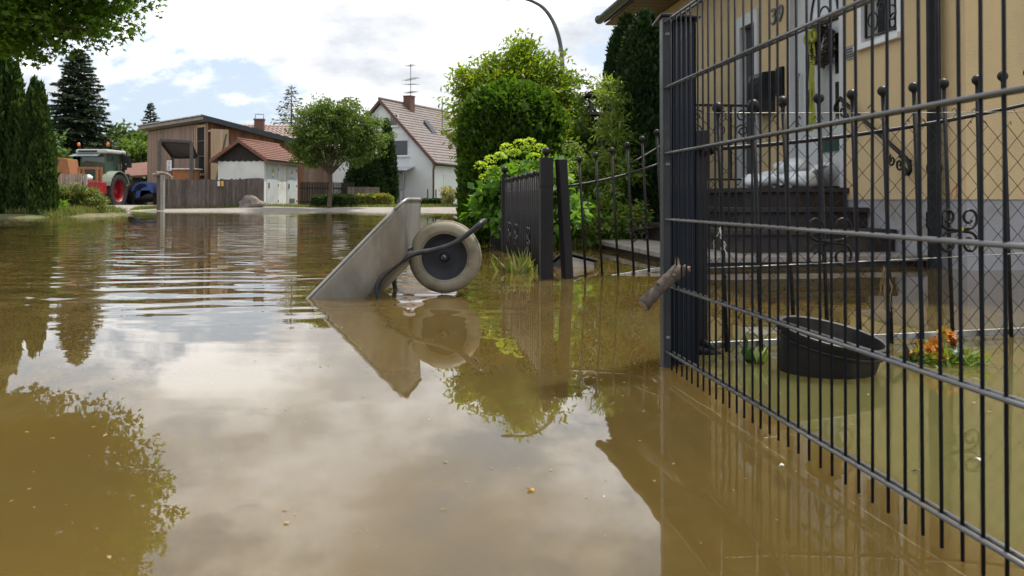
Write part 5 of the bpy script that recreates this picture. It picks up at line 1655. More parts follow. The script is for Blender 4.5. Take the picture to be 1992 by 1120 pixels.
# roof
x0, x1 = -0.45, BR + 0.4
mb = MB(); mb.prism([(x0, -0.45, btop(x0) + 0.04), (x1, -0.45, btop(x1) + 0.04), (x1, -0.45, btop(x1) + 0.20), (x0, -0.45, btop(x0) + 0.20)], (0, BL + 0.8, 0))
rb_ = mb.build('roof', 'corrugated', barn)
mb = MB()
mb.prism([(x0 - 0.02, -0.485, btop(x0) + 0.0), (x1, -0.485, btop(x1) + 0.0), (x1, -0.485, btop(x1) + 0.27), (x0 - 0.02, -0.485, btop(x0) + 0.27)], (0, 0.03, 0))
mb.build('verge_flashing', 'flashing', rb_)
nr = 60
vs = []
for i in range(nr * 4 + 1):
    y = -0.45 + (BL + 0.8) * i / (nr * 4)
    h = 0.05 * math.sin(2 * PI * i / 4.0 + 0.7)
    vs.append((x0 - 0.10, y, btop(x0 - 0.1) + 0.25 + h)); vs.append((x1, y, btop(x1) + 0.25 + h))
mb = MB(); mb.add(vs, [(2 * i, 2 * i + 1, 2 * i + 3, 2 * i + 2) for i in range(nr * 4)])
mb.build('corrugated_sheet', 'corrugated', rb_)

# lean-to frame in front of the barn
t = thing('timber_canopy', 'grey timber canopy frame with sloping roof in front of the barn', 'canopy', (-18.9, 49.1, 0.15), math.radians(20))
P4 = [(0, 0, 3.0), (2.05, 0, 2.95), (2.05, 1.3, 2.3), (0, 1.3, 2.3)]
cps = [W(310, 388, 49.0), W(372, 388, 49.0), W(383, 388, 50.4), W(335, 388, 50.6)]
L0 = Vector(t.location); Ri = Matrix.Rotation(-math.radians(20), 3, 'Z')
zt = [3.55, 3.45, 2.75, 2.75]
cl_ = [Ri @ (Vector((p.x, p.y, 0)) - Vector((L0.x, L0.y, 0))) for p in cps]
for p, z in zip(cl_, zt):
    MB().box(p.x - 0.09, p.x + 0.09, p.y - 0.09, p.y + 0.09, -0.3, z).build('post', 'frame_grey', t)
mb = MB()
top = [Vector((p.x, p.y, z + 0.01)) for p, z in zip(cl_, zt)]
mb.prism(top, (0, 0, 0.10)); mb.build('roof_panel', 'frame_grey', t)
mb = MB()
for i in range(4):
    a, b = top[i], top[(i + 1) % 4]
    mb.tube([a - Vector((0, 0, 0.06)), b - Vector((0, 0, 0.06))], 0.06, 4)
mb.build('beams', 'dark_wood', t)
t = thing('orange_crates', 'orange boxes stacked under the timber canopy', 'boxes', tuple(W(358, 388, 49.6).xy) + (0.15,))
MB().box(-0.5, 0.75, -0.4, 0.4, 1.0, 2.0).build('lower_box', 'orange_wood', t, bevel=0.03)
MB().box(0.35, 0.85, -0.3, 0.3, -0.2, 0.99).build('support', 'dark_wood', t)
MB().box(-0.6, 0.85, -0.5, 0.5, 2.001, 2.06).build('lid', 'sign_white', t)

# low brown-roofed shed at far left of barn
t = thing('low_shed', 'low shed with brown roof between tractor and barn', 'shed', tuple(W(272, 388, 57).xy) + (0.1,), math.radians(12))
MB().box(-1.6, 2.2, 0.1, 3.0, -0.3, 1.75).build('wall', 'dark_wood', t)
MB().prism([(-2.0, -0.3, 1.72), (2.6, -0.3, 1.95), (2.6, 3.2, 3.05), (-2.0, 3.2, 2.6)], (0, 0, 0.12)).build('roof', 'tile_red', t)

# ================================================================== BOARD FENCE, GATE POST, SIGN, BOULDER
def board_run(root, a, b, n, z0, z1, wdt, m, thick=0.022, jit=0.03, pointed=False, name='board'):
    a = Vector(a); b = Vector(b)
    d = (b - a); L = d.length; ux = d.normalized(); nx_ = Vector((-ux.y, ux.x, 0))
    for k in range(n):
        p = a + d * ((k + 0.5) / n)
        h = z1 + random.uniform(-jit, jit)
        zz_ = gz(p.x, p.y)
        mb = MB()
        hw2 = wdt / 2
        poly = [p - ux * hw2, p + ux * hw2]
        P = [(poly[0].x, poly[0].y, zz_ + z0), (poly[1].x, poly[1].y, zz_ + z0), (poly[1].x, poly[1].y, zz_ + h)]
        if pointed: P.append((p.x, p.y, zz_ + h + wdt * 0.5))
        P.append((poly[0].x, poly[0].y, zz_ + h))
        off = random.uniform(-0.008, 0.008)
        mb.prism([Vector(q) + nx_ * off for q in P], nx_ * thick)
        mb.build(name, m, root)
    return ux, nx_
fr_ = thing('board_fence', 'weathered grey board fence from the gate post to the white hut', 'fence')
fa, fb = W(322, 388, 42.0), W(513, 388, 43.9)
fa.z = fb.z = 0
ux, nx_ = board_run(fr_, fa, fb, 46, -0.1, 1.38, 0.098, 'grey_wood', jit=0.035)
for z in (0.35, 1.1):
    MB().prism([Vector((fa.x, fa.y, z + 0.1)) + nx_ * 0.03, Vector((fb.x, fb.y, z + 0.1)) + nx_ * 0.03, Vector((fb.x, fb.y, z + 0.2)) + nx_ * 0.03, Vector((fa.x, fa.y, z + 0.2)) + nx_ * 0.03], nx_ * 0.05).build('back_rail', 'dark_wood', fr_)
for k, px in enumerate((427, 434)):
    p = W(px, 357, 42.95)
    mb = MB().box(-0.055, 0.055, -0.045, -0.034, -0.11, 0.11).build('notice', 'sign_white' if k == 0 else 'sign_yellow', fr_, bevel=0.004)
    mb.location = p + Vector((0, -0.08, 0))
    m2_ = MB().box(-0.07, 0.07, -0.032, -0.026, -0.13, 0.13).build('notice_frame', 'orange_wood', mb); 
pp_ = W(316, 388, 41.0)
t = thing('gate_post', 'pale grey square gate post at the end of the board fence', 'post', (pp_.x, pp_.y, gz(pp_.x, pp_.y)))
MB().box(-0.075, 0.075, -0.075, 0.075, -0.4, 1.62).build('shaft', 'concrete', t, bevel=0.01)
MB().box(-0.30, -0.10, 0.10, 0.22, -0.3, 1.60).build('timber_stake', 'grey_wood', t)
t = thing('weathered_root', 'gnarled pale driftwood lying on top of the gate post', 'driftwood', (pp_.x, pp_.y, gz(pp_.x, pp_.y) + 1.62))
for k, pts in enumerate([[(-0.42, 0, 0.0), (-0.22, -0.05, 0.05), (0.0, 0, 0.10), (0.22, 0.02, 0.02), (0.50, -0.05, -0.10)], [(-0.30, 0.02, 0.10), (-0.1, 0.06, 0.14), (0.1, 0.0, 0.07)], [(0.15, 0, 0.05), (0.35, -0.1, 0.0), (0.48, -0.1, -0.22)]]):
    q = smoothpath(pts, 4)
    MB().tube(q, list(np.linspace(0.075, 0.03, len(q)) * (1 + 0.25 * np.sin(np.arange(len(q)) * 1.7))), 8).build('limb', 'picket_wood', t, smooth=True)
sp2 = W(329, 388, 42.6)
t = thing('notice_sign', 'white notice sign on a thin post behind the board fence', 'sign', (sp2.x, sp2.y, 0.1))
MB().tube([(0, 0.02, -0.3), (0, 0.02, 2.3)], 0.03, 8).build('pole', 'frame_grey', t)
MB().box(-0.11, 0.11, -0.02, -0.012, 1.78, 2.26).build('board', 'sign_white', t)
for z in (2.18, 2.10, 1.99, 1.91, 1.84):
    MB().box(-0.07, 0.07 - 0.03 * random.random(), -0.0235, -0.0205, z - 0.012, z + 0.012).build('print_line', 'print_black', t)
bp = W(488, 401, 43.2)
o = lump((0, 0, 0.18), (0.60, 0.45, 0.40), 77, 0.24, 26, 16).build('boulder', 'boulder', None, smooth=True)
o.location = (bp.x, bp.y, gz(bp.x, bp.y) - 0.05)
tag(o, 'grey brown boulder on the verge in front of the board fence', 'boulder')

# slat fence right of the hut and grey picket fence
fr_ = thing('slat_fence', 'dark slatted garden fence behind the low hedge beside the hut', 'fence')
fa, fb = W(584, 388, 45.5), W(690, 388, 47.5); fa.z = fb.z = 0
ux, nx_ = board_run(fr_, fa, fb, 34, -0.1, 1.22, 0.058, 'dark_wood', jit=0.01, name='slat')
for z in (0.35, 1.05):
    MB().prism([Vector((fa.x, fa.y, z)) + nx_ * 0.03, Vector((fb.x, fb.y, z)) + nx_ * 0.03, Vector((fb.x, fb.y, z + 0.08)) + nx_ * 0.03, Vector((fa.x, fa.y, z + 0.08)) + nx_ * 0.03], nx_ * 0.04).build('rail', 'dark_wood', fr_)
fr_ = thing('picket_fence', 'weathered grey picket fence between the slatted fence and the cypress', 'fence')
fa, fb = W(676, 388, 46.6), W(739, 388, 47.4); fa.z = fb.z = 0
ux, nx_ = board_run(fr_, fa, fb, 24, 0.0, 0.98, 0.05, 'picket_wood', jit=0.01, name='picket')
for z in (0.45, 0.9):
    MB().prism([Vector((fa.x, fa.y, z)) + nx_ * 0.03, Vector((fb.x, fb.y, z)) + nx_ * 0.03, Vector((fb.x, fb.y, z + 0.08)) + nx_ * 0.03, Vector((fa.x, fa.y, z + 0.08)) + nx_ * 0.03], nx_ * 0.04).build('rail', 'picket_wood', fr_)
fr_ = thing('picket_fence', 'leaning grey picket fence at the left in front of the tractor', 'fence')
fa, fb = W(100, 388, 42.5), W(160, 388, 44.0); fa.z = fb.z = 0
ux, nx_ = board_run(fr_, fa, fb, 17, 0.1, 1.62, 0.068, 'picket_wood', jit=0.03, name='picket')
for z in (0.55, 1.4):
    MB().prism([Vector((fa.x, fa.y, z)) + nx_ * 0.03, Vector((fb.x, fb.y, z)) + nx_ * 0.03, Vector((fb.x, fb.y, z + 0.1)) + nx_ * 0.03, Vector((fa.x, fa.y, z + 0.1)) + nx_ * 0.03], nx_ * 0.05).build('rail', 'picket_wood', fr_)
p = W(166, 388, 44.2)
MB().box(p.x - 0.07, p.x + 0.07, p.y - 0.06, p.y + 0.06, -0.2, 1.75).build('end_post', 'concrete', fr_)

# thin wire fence posts by the white house
for k, px in enumerate((832, 848, 866)):
    p = W(px, 388, 46.5)
    o = MB().tube([(0, 0, -0.2), (0, 0, 0.85)], 0.035, 6).build('fence_stake', 'frame_grey', None)
    o.location = (p.x, p.y, gz(p.x, p.y))
    tag(o, ('left', 'middle', 'right')[k] + ' one of three thin grey stakes in front of the white house', 'stake', 'stakes before the white house')

# ================================================================== DISTANT PLANTS
def boxy(wx, wy): return hedge_prof(wx, wy, topp=0.25)
def low_hedge(name, label, px0, px1, Y, h, leaf, seed, dep=0.5, n=5000, tuft=0.0, lobe=0.06):
    a, b = W(px0, 388, Y), W(px1, 388, Y)
    c = (a + b) / 2
    return column_tree(name, label, (c.x, c.y, gz(c.x, c.y) - 0.05), h, boxy((b.x - a.x) / 2, dep), leaf, n, 0.13, 0.55, seed=seed, lobes=6, lobe_amp=lobe, up=0.8, cat='hedge', sq=5.0, depth=0.15, trunk=False, tuft=tuft)
low_hedge('low_hedge', 'dark clipped low hedge in front of the slatted fence', 608, 697, 44.6, 0.68, 'leaf_boxhedge', 51)
low_hedge('low_hedge', 'yellow green flowering low hedge right of the dark one', 692, 762, 45.2, 0.66, 'leaf_meadow', 52, tuft=1.2, lobe=0.12)
low_hedge('low_hedge', 'small dark green shrub row at the foot of the white house', 812, 880, 46.5, 0.42, 'leaf_boxhedge', 53, 0.35, 3000, lobe=0.3)
broadleaf('flowering_bush', 'pale pinkish flowering bush in front of the white house window', (*W(874, 388, 45.5).xy, 0.15), (*W(874, 388, 45.5).xy, 0.5), 0.03,
          [(tuple(W(872, 380, 45.5)), (0.40, 0.4, 0.45))], 'leaf_pinkish', 40, 26, 0.12, 0.11, 0.6, seed=54, limbs=14, cat='shrub')
wb = W(640, 388, 43.6)
broadleaf('street_tree', 'round green tree with forked trunk beside the white hut', (wb.x, wb.y, gz(wb.x, wb.y)), tuple(W(643, 334, 43.6)), 0.115,
          [(tuple(W(622, 258, 43.4)), (1.45, 1.3, 1.55)), (tuple(W(690, 262, 43.6)), (1.25, 1.2, 1.35)), (tuple(W(655, 225, 43.6)), (1.3, 1.2, 1.15)), (tuple(W(595, 280, 43.2)), (0.75, 0.9, 0.95)), (tuple(W(718, 275, 43.6)), (0.85, 0.9, 0.95)), (tuple(W(615, 215, 43.6)), (0.7, 0.7, 0.6)), (tuple(W(598, 303, 43.3)), (0.75, 0.8, 0.6)), (tuple(W(700, 306, 43.5)), (0.95, 0.9, 0.6)), (tuple(W(738, 262, 43.7)), (0.55, 0.7, 0.7))],
          'leaf_walnut', 460, 55, 0.20, 0.14, 0.5, seed=61, limbs=70, droop=0.3, shell=0.5)
cp = W(722, 388, 49.0)
def cyp(r): return lambda t: r * (min(1, (t + 0.15) / 0.3) ** 0.5) * max(0.0, 1 - t ** 2.0) ** 0.75 + 0.01
column_tree('dark_cypress', 'broad dark cypress in front of the white gable wall', (W(712, 388, 49).x, 49.0, 0.1), 3.3, cyp(1.25), 'leaf_thuja', 12000, 0.26, 0.42, seed=62, lobe_amp=0.14, up=1.5, depth=0.25)
column_tree('dark_cypress', 'pointed dark cypress touching the white gable wall', (W(752, 388, 49.4).x, 49.4, 0.1), 4.75, cyp(0.62), 'leaf_thuja', 10000, 0.24, 0.42, seed=63, lobe_amp=0.12, up=1.6, depth=0.2)
# left bank
lc_ = W(22, 388, 27.5)
def plume_tree(name, label, base, plumes, leaf, n, llen, lw, seed):
    rng = np.random.default_rng(seed)
    root = thing(name, label, 'tree', base)
    tot = sum(p[2] * p[3] for p in plumes)
    Vs, Fs, off = [], [], 0
    cV, cF, coff = [], [], 0
    for (dx, dy, h, r) in plumes:
        m = int(n * h * r / tot)
        t = rng.random(m) ** 0.85; a = rng.random(m) * 2 * PI
        ph = rng.random(4) * 6
        def rad(t, a):
            k = np.sin(3 * a + ph[0] + 4 * t) * 0.10 + np.sin(5 * a + ph[1] + 9 * t) * 0.09 + np.sin(2 * a + ph[2] - 13 * t) * 0.08
            return r * np.minimum(1, (t + 0.12) / 0.3) ** 0.5 * np.maximum(0.0, 1 - t ** 1.7) ** 0.85 * (1 + k)
        rr = rad(t, a)
        dep = 1 - 0.45 * rng.random(m) ** 2.2
        o = np.stack([np.cos(a), np.sin(a), np.zeros(m)], 1)
        P = o * (rr * dep)[:, None] + np.array([dx, dy, 0]); P[:, 2] = t * h + 0.02
        D = o * (0.25 + 0.5 * rng.random(m))[:, None] + rng.normal(size=(m, 3)) * 0.22; D[:, 2] += 1.1
        L = llen * (0.5 + 0.9 * rng.random(m)); L[rng.random(m) < 0.05] *= 1.7
        N = norm(np.cross(D, rng.normal(size=(m, 3))))
        V, F = leaf_arrays(P - norm(D) * L[:, None] * 0.3, D, N, L, L * lw, 0.2, 0.55)
        Vs.append(V); Fs.append(F + off); off += len(V)
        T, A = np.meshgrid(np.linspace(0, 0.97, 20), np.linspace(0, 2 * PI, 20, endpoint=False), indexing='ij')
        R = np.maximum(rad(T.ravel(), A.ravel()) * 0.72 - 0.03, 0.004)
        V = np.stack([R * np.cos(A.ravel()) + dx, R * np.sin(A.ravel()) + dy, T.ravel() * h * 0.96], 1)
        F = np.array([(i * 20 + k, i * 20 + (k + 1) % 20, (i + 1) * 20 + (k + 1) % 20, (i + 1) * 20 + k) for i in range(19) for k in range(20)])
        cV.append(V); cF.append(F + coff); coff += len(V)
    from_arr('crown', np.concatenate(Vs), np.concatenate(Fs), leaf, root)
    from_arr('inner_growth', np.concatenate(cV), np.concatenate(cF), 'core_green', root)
    MB().tube([(0, 0, -0.3), (0, 0, plumes[0][2] * 0.5)], [0.14, 0.06], 8).build('trunk', 'bark', root, True)
    return root
plume_tree('large_cypress', 'large dense dark green cypress at the left edge of the photo', (lc_.x - 0.3, 27.5, 0.0),
           [(0, 0, 5.3, 0.80), (0.55, -0.3, 4.55, 0.55), (-0.7, -0.2, 4.9, 0.65), (0.15, -0.7, 4.2, 0.55), (-0.45, -0.75, 4.4, 0.55), (0.85, 0.2, 4.1, 0.50), (0.75, -0.65, 3.3, 0.48), (-1.1, 0.2, 4.4, 0.6), (0.35, -0.95, 2.7, 0.45), (1.05, -0.25, 3.7, 0.52), (1.2, -0.6, 2.6, 0.42), (-0.1, 0.1, 4.6, 0.9)], 'leaf_cypress', 80000, 0.19, 0.36, 71)
plume_tree('large_cypress', 'narrower cypress leaning against the large one at the left edge', (W(76, 388, 27.0).x, 27.0, 0.0),
           [(0, 0, 3.9, 0.50), (0.24, -0.2, 3.0, 0.42), (-0.28, -0.25, 3.3, 0.45), (0.15, -0.4, 2.2, 0.42)], 'leaf_cypress', 28000, 0.17, 0.36, 72)
broadleaf('bank_bush', 'broad yellow green bush on the left bank below the picket fence', (*W(155, 388, 29.5).xy, 0.03), (*W(155, 388, 29.5).xy, 0.25), 0.03,
          [(tuple(W(135, 388, 29.5)), (0.60, 0.5, 0.52)), (tuple(W(172, 390, 29.5)), (0.55, 0.5, 0.50)), (tuple(W(190, 398, 29.3)), (0.25, 0.4, 0.33)), (tuple(W(115, 390, 29.7)), (0.35, 0.4, 0.42))], 'leaf_bush', 230, 50, 0.11, 0.085, 0.42, seed=73, limbs=40, cat='shrub', droop=0.0)
broadleaf('round_bush', 'small round bright green bush at the foot of the left cypress', (*W(103, 388, 27.6).xy, 0.02), (*W(103, 388, 27.6).xy, 0.1), 0.02,
          [(tuple(W(104, 404, 27.6)), (0.37, 0.35, 0.26))], 'leaf_bright', 50, 50, 0.07, 0.06, 0.55, seed=74, limbs=12, cat='shrub', droop=-0.2)
# overhanging maple, trunk outside the frame
broadleaf('maple_tree', 'maple branches overhanging the top left corner', (-12.6, 18.0, -0.34), (-12.4, 18.0, 2.9), 0.24,
          [((-10.6, 18.0, 4.9), (3.0, 2.2, 1.30)), ((-9.3, 17.9, 3.95), (1.25, 1.2, 0.62)), ((-8.4, 17.8, 4.6), (1.15, 1.2, 0.75)), ((-7.9, 18.0, 5.7), (1.25, 1.4, 0.9)), ((-9.8, 18.0, 6.8), (2.6, 2.2, 1.7)), ((-10.9, 18.0, 4.2), (1.4, 1.4, 0.7)), ((-12.8, 18.2, 6.0), (2.8, 2.6, 2.6))],
          'leaf_maple', 1500, 55, 0.25, 0.15, seed=81, star=True, limbs=90, droop=0.45, shell=0.5)
# spruces and far trees
def st(name, label, px, top, Y, r, seed, **k):
    p = W(px, top, Y)
    return spruce(name, label, (p.x, Y, 0.1), p.z - 0.1, r, seed, 'spruces behind the buildings', **k)
st('spruce', 'big dark spruce with drooping boughs left of the barn', 152, 92, 66, 3.0, 91, nb=300, dens=210, ll=0.45, droop=0.38, prof=0.55)
st('spruce', 'small pointed spruce just left of the barn roof', 293, 198, 84, 2.3, 92, nb=140, dens=110, ll=0.45)
st('spruce', 'tall thin topped spruce behind the street tree', 567, 165, 76, 3.4, 93, nb=110, dens=24, ll=0.6, droop=0.15)
st('spruce', 'spruce tip showing over the right of the street tree', 682, 184, 80, 2.4, 94, nb=80, dens=22, ll=0.6)
st('spruce', 'second spruce tip over the right of the street tree', 694, 186, 82, 2.4, 95, nb=80, dens=22, ll=0.6)
def ft(label, px, top, Y, r, h0, seed, leaf='leaf_far', n=70):
    p = W(px, top, Y)
    c = (p.x, Y, p.z - h0)
    return broadleaf('far_tree', label, (p.x, Y, 0.1), (p.x, Y, max(1.0, p.z - 1.6 * h0)), 0.2, [(c, (r, r, h0))], leaf, n, 46, 0.42, 0.40, 0.6, seed=seed, limbs=24, group='leafy trees behind the buildings')
ft('rounded green tree behind the low brown shed', 245, 245, 76, 1.9, 2.4, 101)
ft('lighter green tree against the left barn wall', 278, 258, 70, 1.7, 2.2, 102, 'leaf_walnut')
ft('leafy tree between tractor roof and spruce', 205, 268, 74, 2.2, 2.0, 103)
ft('leafy tree behind the white house and the hedge', 905, 255, 78, 2.6, 3.0, 104)
ft('leafy tree between street tree and white house', 728, 240, 74, 2.4, 2.8, 105)
ft('leafy tree behind the left cypress', 60, 230, 62, 2.8, 3.2, 106)
ft('leafy tree hidden behind the golden shrub tree', 1000, 200, 46, 2.4, 2.8, 107)
ft('leafy tree beyond the bird table', 1140, 230, 40, 1.4, 2.4, 108)

# ================================================================== TRACTOR and machines
TH = -math.radians(4.6)
tb = W(225, 388, 50.0)
tr = thing('tractor', 'green tractor with red wheel rims and white cab roof parked left of the barn', 'tractor', (tb.x - 0.95, 50.0, 0.03), TH)
# local: +y forward (away), +x right; origin under the rear axle centre
def wheel_set(x, y, R, wd, rimr, nl):
    wh_ = bpy.data.objects.new('wheel', None); link(wh_, tr); wh_.location = (x, y, R)
    Mx_ = Matrix.Rotation(PI / 2, 4, 'Y')
    prof = [(rimr, wd * 0.42), (R * 0.80, wd * 0.5), (R * 0.93, wd * 0.46), (R * 0.965, wd * 0.36), (R * 0.965, -wd * 0.36), (R * 0.93, -wd * 0.46), (R * 0.80, -wd * 0.5), (rimr, -wd * 0.42)]
    MB().lathe(prof, 36, Mx_, cap=False).build('tyre', 'rubber', wh_, auto=True)
    mb = MB()
    for k in range(nl):
        for s in (-1, 1):
            a = 2 * PI * (k + (0.5 if s > 0 else 0)) / nl
            rot = Matrix.Rotation(a, 3, 'X')
            mb.box(min(0, s * wd * 0.48), max(0, s * wd * 0.48), -0.035, 0.035, R * 0.93, R * 1.0, rot @ Matrix.Rotation(0, 3, 'Z'))
    mb.build('tread_lugs', 'rubber', wh_)['kind'] = 'stuff'
    sgn = 1 if x > 0 else -1
    prof = [(rimr + 0.005, wd * 0.40), (rimr * 0.93, wd * 0.30), (rimr * 0.88, wd * 0.02), (rimr * 0.5, -wd * 0.02), (rimr * 0.35, wd * 0.10), (rimr * 0.30, wd * 0.12), (0.001, wd * 0.12)]
    prof = [(r, z * sgn) for r, z in prof]
    MB().lathe(prof, 32, Mx_, cap=False).build('rim', 'tractor_red', wh_, auto=True)
for s in (-1, 1):
    wheel_set(0.93 * s, 0.0, 0.95, 0.58, 0.60, 20)
    wheel_set(0.90 * s, 2.35, 0.72, 0.48, 0.42, 18)
MB().box(-0.36, 0.36, 0.3, 3.2, 0.75, 1.75).build('hood', 'tractor_green', tr, bevel=0.10)
MB().box(-0.28, 0.28, -0.35, 3.1, 0.55, 0.95).build('chassis', 'black_metal', tr, bevel=0.03)
MB().tube([(-0.9, 0, 0.95), (0.9, 0, 0.95)], 0.14, 10).build('rear_axle', 'black_metal', tr)
MB().tube([(-0.85, 2.35, 0.72), (0.85, 2.35, 0.72)], 0.10, 10).build('front_axle', 'black_metal', tr)
for s in (-1, 1):
    mb = MB()
    ar = np.linspace(math.radians(20), math.radians(165), 12)
    for i in range(11):
        a0, a1 = ar[i], ar[i + 1]
        P = [(0, 1.06 * math.cos(a0), 0.95 + 1.06 * math.sin(a0)), (0, 1.06 * math.cos(a1), 0.95 + 1.06 * math.sin(a1)), (0, 1.11 * math.cos(a1), 0.95 + 1.11 * math.sin(a1)), (0, 1.11 * math.cos(a0), 0.95 + 1.11 * math.sin(a0))]
        x0 = 0.60 if s > 0 else -1.24
        mb.prism([(x0, p[1], p[2]) for p in P], (0.64, 0, 0))
    mb.build('fender', 'tractor_pale', tr)
# cab
cabz0, cabz1 = 1.35, 3.0
pil = [(-0.72, -0.55), (0.72, -0.55), (0.78, 0.35), (-0.78, 0.35), (0.70, 1.15), (-0.70, 1.15)]
for x, y in pil:
    MB().tube([(x, y, cabz0), (x * 0.93, y * 0.97, cabz1)], 0.045, 6).build('cab_pillar', 'tractor_green', tr)
MB().prism([(-0.68, -0.565, cabz0 + 0.2), (0.68, -0.565, cabz0 + 0.2), (0.62, -0.545, cabz1), (-0.62, -0.545, cabz1)], (0, 0.012, 0)).build('rear_window', 'glass_green', tr)
for s in (-1, 1):
    MB().prism([(0.715 * s, -0.50, cabz0 + 0.1), (0.745 * s, 0.30, cabz0 - 0.2), (0.70 * s, 0.30, cabz1), (0.66 * s, -0.5, cabz1)], (0.012, 0, 0)).build('side_window', 'glass_green', tr)
    MB().prism([(0.74 * s, 0.40, cabz0 - 0.2), (0.70 * s, 1.10, cabz0), (0.64 * s, 1.10, cabz1), (0.69 * s, 0.40, cabz1)], (0.012, 0, 0)).build('side_window', 'glass_green', tr)
mb = MB(); mb.box(-0.88, 0.88, -0.80, 1.35, cabz1 + 0.002, cabz1 + 0.22)
ro = mb.build('cab_roof', 'cab_roof', tr, bevel=0.07)
MB().box(-0.70, 0.35, -0.83, -0.801, cabz1 + 0.05, cabz1 + 0.16).build('rear_light_bar', 'black_metal', tr)
MB().prism([(-1.15, -0.95, cabz1 - 0.16), (0.45, -0.95, cabz1 - 0.16), (0.5, -0.7, cabz1 - 0.03), (-0.85, -0.7, cabz1 - 0.03)], (0, 0, 0.02)).build('sun_visor', 'glass_visor', tr)
for x in (-0.86, 0.80):
    MB().tube([(x, -0.5, cabz1 + 0.15), (x, -0.5, cabz1 + 0.42)], 0.022, 6).build('beacon_stalk', 'black_metal', tr)
    MB().tube([(x, -0.5, cabz1 + 0.42), (x, -0.5, cabz1 + 0.56), (x, -0.5, cabz1 + 0.60)], [0.075, 0.075, 0.03], 12).build('beacon', 'beacon', tr, smooth=True)
MB().tube([(0.92, 0.95, 1.2), (0.92, 0.95, 2.9), (0.95, 0.8, 3.05)], 0.085, 10).build('exhaust', 'black_metal', tr, smooth=True)
for k, (x, z, r) in enumerate(((1.15, 2.75, 0.16), (1.25, 2.45, 0.14), (1.0, 2.3, 0.12))):
    MB().box(x - r, x + r, 0.9, 1.0, z - r * 1.3, z + r * 1.3).build('mirror' if k < 2 else 'work_light', 'black_metal', tr, bevel=0.02)
mb = MB(); mb.tube([(0.92, 0.95, 2.9), (1.25, 0.95, 2.95), (1.25, 0.95, 2.3)], 0.03, 6); mb.build('mirror_arm', 'black_metal', tr)
MB().box(0.62, 1.02, 0.85, 1.55, 0.75, 1.95).build('side_tank', 'black_metal', tr, bevel=0.06)
MB().box(1.02, 1.06, 1.0, 1.25, 1.25, 1.65).build('reflector', 'beacon', tr)
# red box and wooden crate behind the tractor
p = W(186, 388, 47.6)
t = thing('red_implement', 'red metal implement behind the tractor next to the picket fence', 'implement', (p.x, p.y, 0.1))
MB().box(-0.42, 0.42, -0.35, 0.35, 0.70, 1.32).build('body', 'tractor_red', t, bevel=0.03)
MB().prism([(-0.40, -0.45, 0.3), (0.42, -0.45, 0.3), (0.42, -0.36, 0.9), (-0.40, -0.36, 0.9)], (0, 0.06, 0)).build('front_plate', 'tractor_red', t)
for x in (-0.35, 0.35):
    MB().box(x - 0.04, x + 0.04, -0.2, 0.2, -0.2, 0.70).build('stand', 'black_metal', t)
t = thing('wooden_crate', 'open orange brown wooden crate standing on the red implement', 'crate', (p.x - 0.30, p.y, 1.42))
c0, c1, ch = -0.52, 0.52, 0.80
for x in (c0, c1 - 0.1):
    MB().box(x, x + 0.1, -0.3, -0.2, 0.001, ch).build('corner_post', 'orange_wood', t)
    MB().box(x, x + 0.1, 0.2, 0.3, 0.001, ch).build('corner_post', 'orange_wood', t)
for z in (0.0, ch - 0.11):
    MB().box(c0 + 0.1, c1 - 0.1, -0.31, -0.28, z + 0.002, z + 0.11).build('rail', 'orange_wood', t)
    MB().box(c0 + 0.1, c1 - 0.1, 0.27, 0.30, z + 0.002, z + 0.11).build('rail', 'orange_wood', t)
MB().box(c0 + 0.1, c1 - 0.1, -0.27, 0.26, 0.02, 0.06).build('floor_board', 'orange_wood', t)
lump((-0.12, 0, 0.22), (0.24, 0.2, 0.18), 9, 0.2).build('load', 'sign_white', t, smooth=True)
p = W(122, 388, 48.0)
t = thing('orange_hopper', 'orange brown tapered hopper rising above the left picket fence', 'hopper', (p.x, p.y, 0.1))
MB().prism([(-0.75, -0.5, 1.2), (0.72, -0.5, 1.2), (0.48, -0.5, 2.55), (-0.15, -0.5, 2.62), (-0.75, -0.5, 2.2)], (0, 1.1, 0)).build('bin', 'orange_wood', t, bevel=0.02)
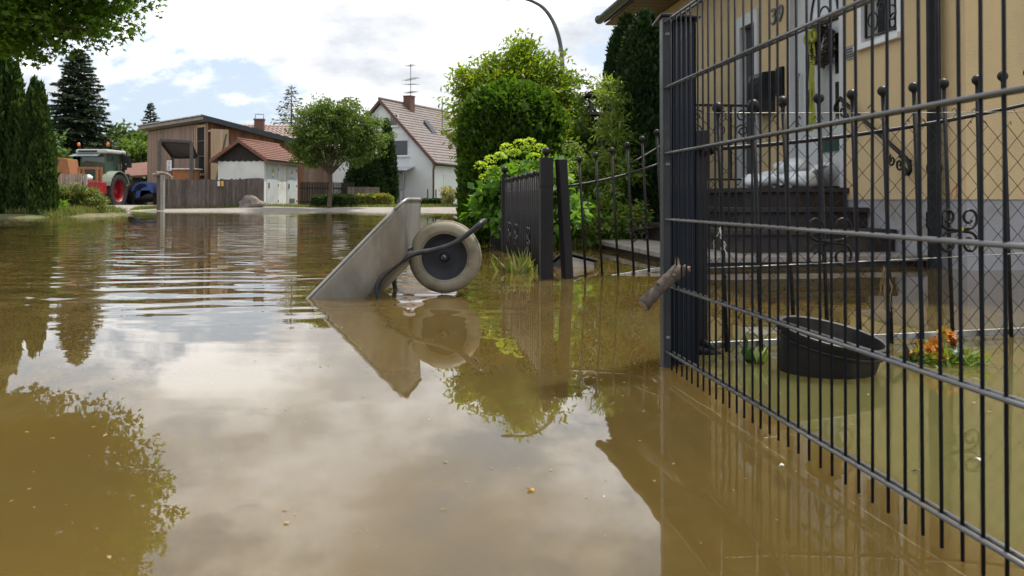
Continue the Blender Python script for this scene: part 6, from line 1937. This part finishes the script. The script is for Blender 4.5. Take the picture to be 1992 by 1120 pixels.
MB().box(-0.6, 0.55, -0.4, 0.45, -0.2, 1.199).build('base', 'dark_wood', t)
p = W(285, 388, 51.5)
t = thing('blue_mower', 'blue front mower unit standing between tractor and gate post', 'implement', (p.x, p.y, 0.05))
mb = MB()
pr = [(0.62 * math.cos(a) - 0.0, 0, 0.85 + 0.62 * math.sin(a)) for a in np.linspace(0.0, PI * 0.95, 14)]
pr2 = [(0.50 * math.cos(a), 0, 0.85 + 0.52 * math.sin(a)) for a in np.linspace(PI * 0.95, 0.0, 14)]
mb.prism([(x, -0.6, z) for x, _, z in pr + pr2], (0, 1.4, 0)); mb.build('hood', 'blue_paint', t, auto=True)
MB().prism([(-0.30, -0.62, 0.95), (0.55, -0.62, 0.98), (0.35, -0.62, 1.22), (-0.05, -0.62, 1.1), (-0.15, -0.62, 0.6), (-0.35, -0.62, 0.55)], (0, 0.05, 0)).build('side_plate', 'blue_paint', t, bevel=0.01)
MB().tube([(-0.5, -0.3, 0.62), (0.6, -0.3, 0.62)], 0.30, 14).build('drum', 'black_metal', t, auto=True)
for x in (-0.55, 0.6):
    MB().box(x - 0.05, x + 0.05, -0.5, 0.5, -0.1, 0.5).build('skid', 'black_metal', t)

# ================================================================== DRIFTING DEBRIS
rng = np.random.default_rng(202)
n = 420
Yd = 1.3 * (14.0 / 1.3) ** rng.random(n)
Xd = rng.uniform(-0.62, 0.62, n) * Yd
keep_ = (Xd < 0.70 - 0.109 * Yd) | (rng.random(n) < 0.35)
Yd, Xd = Yd[keep_], Xd[keep_]; n = len(Yd)
P = np.stack([Xd, Yd, np.full(n, 0.0015)], 1)
D = rng.normal(size=(n, 3)); D[:, 2] = 0.02
L = 0.004 + 0.012 * rng.random(n) ** 2.5
V, F = leaf_arrays(P, D, np.tile([0, 0, 1.0], (n, 1)), L, L * (0.25 + 0.5 * rng.random(n)), 0.1, 0.5)
o = from_arr('drifting_debris', V, F, 'straw', kind='stuff')
tag(o, 'tiny bits of straw and leaf scattered over the water', 'debris')
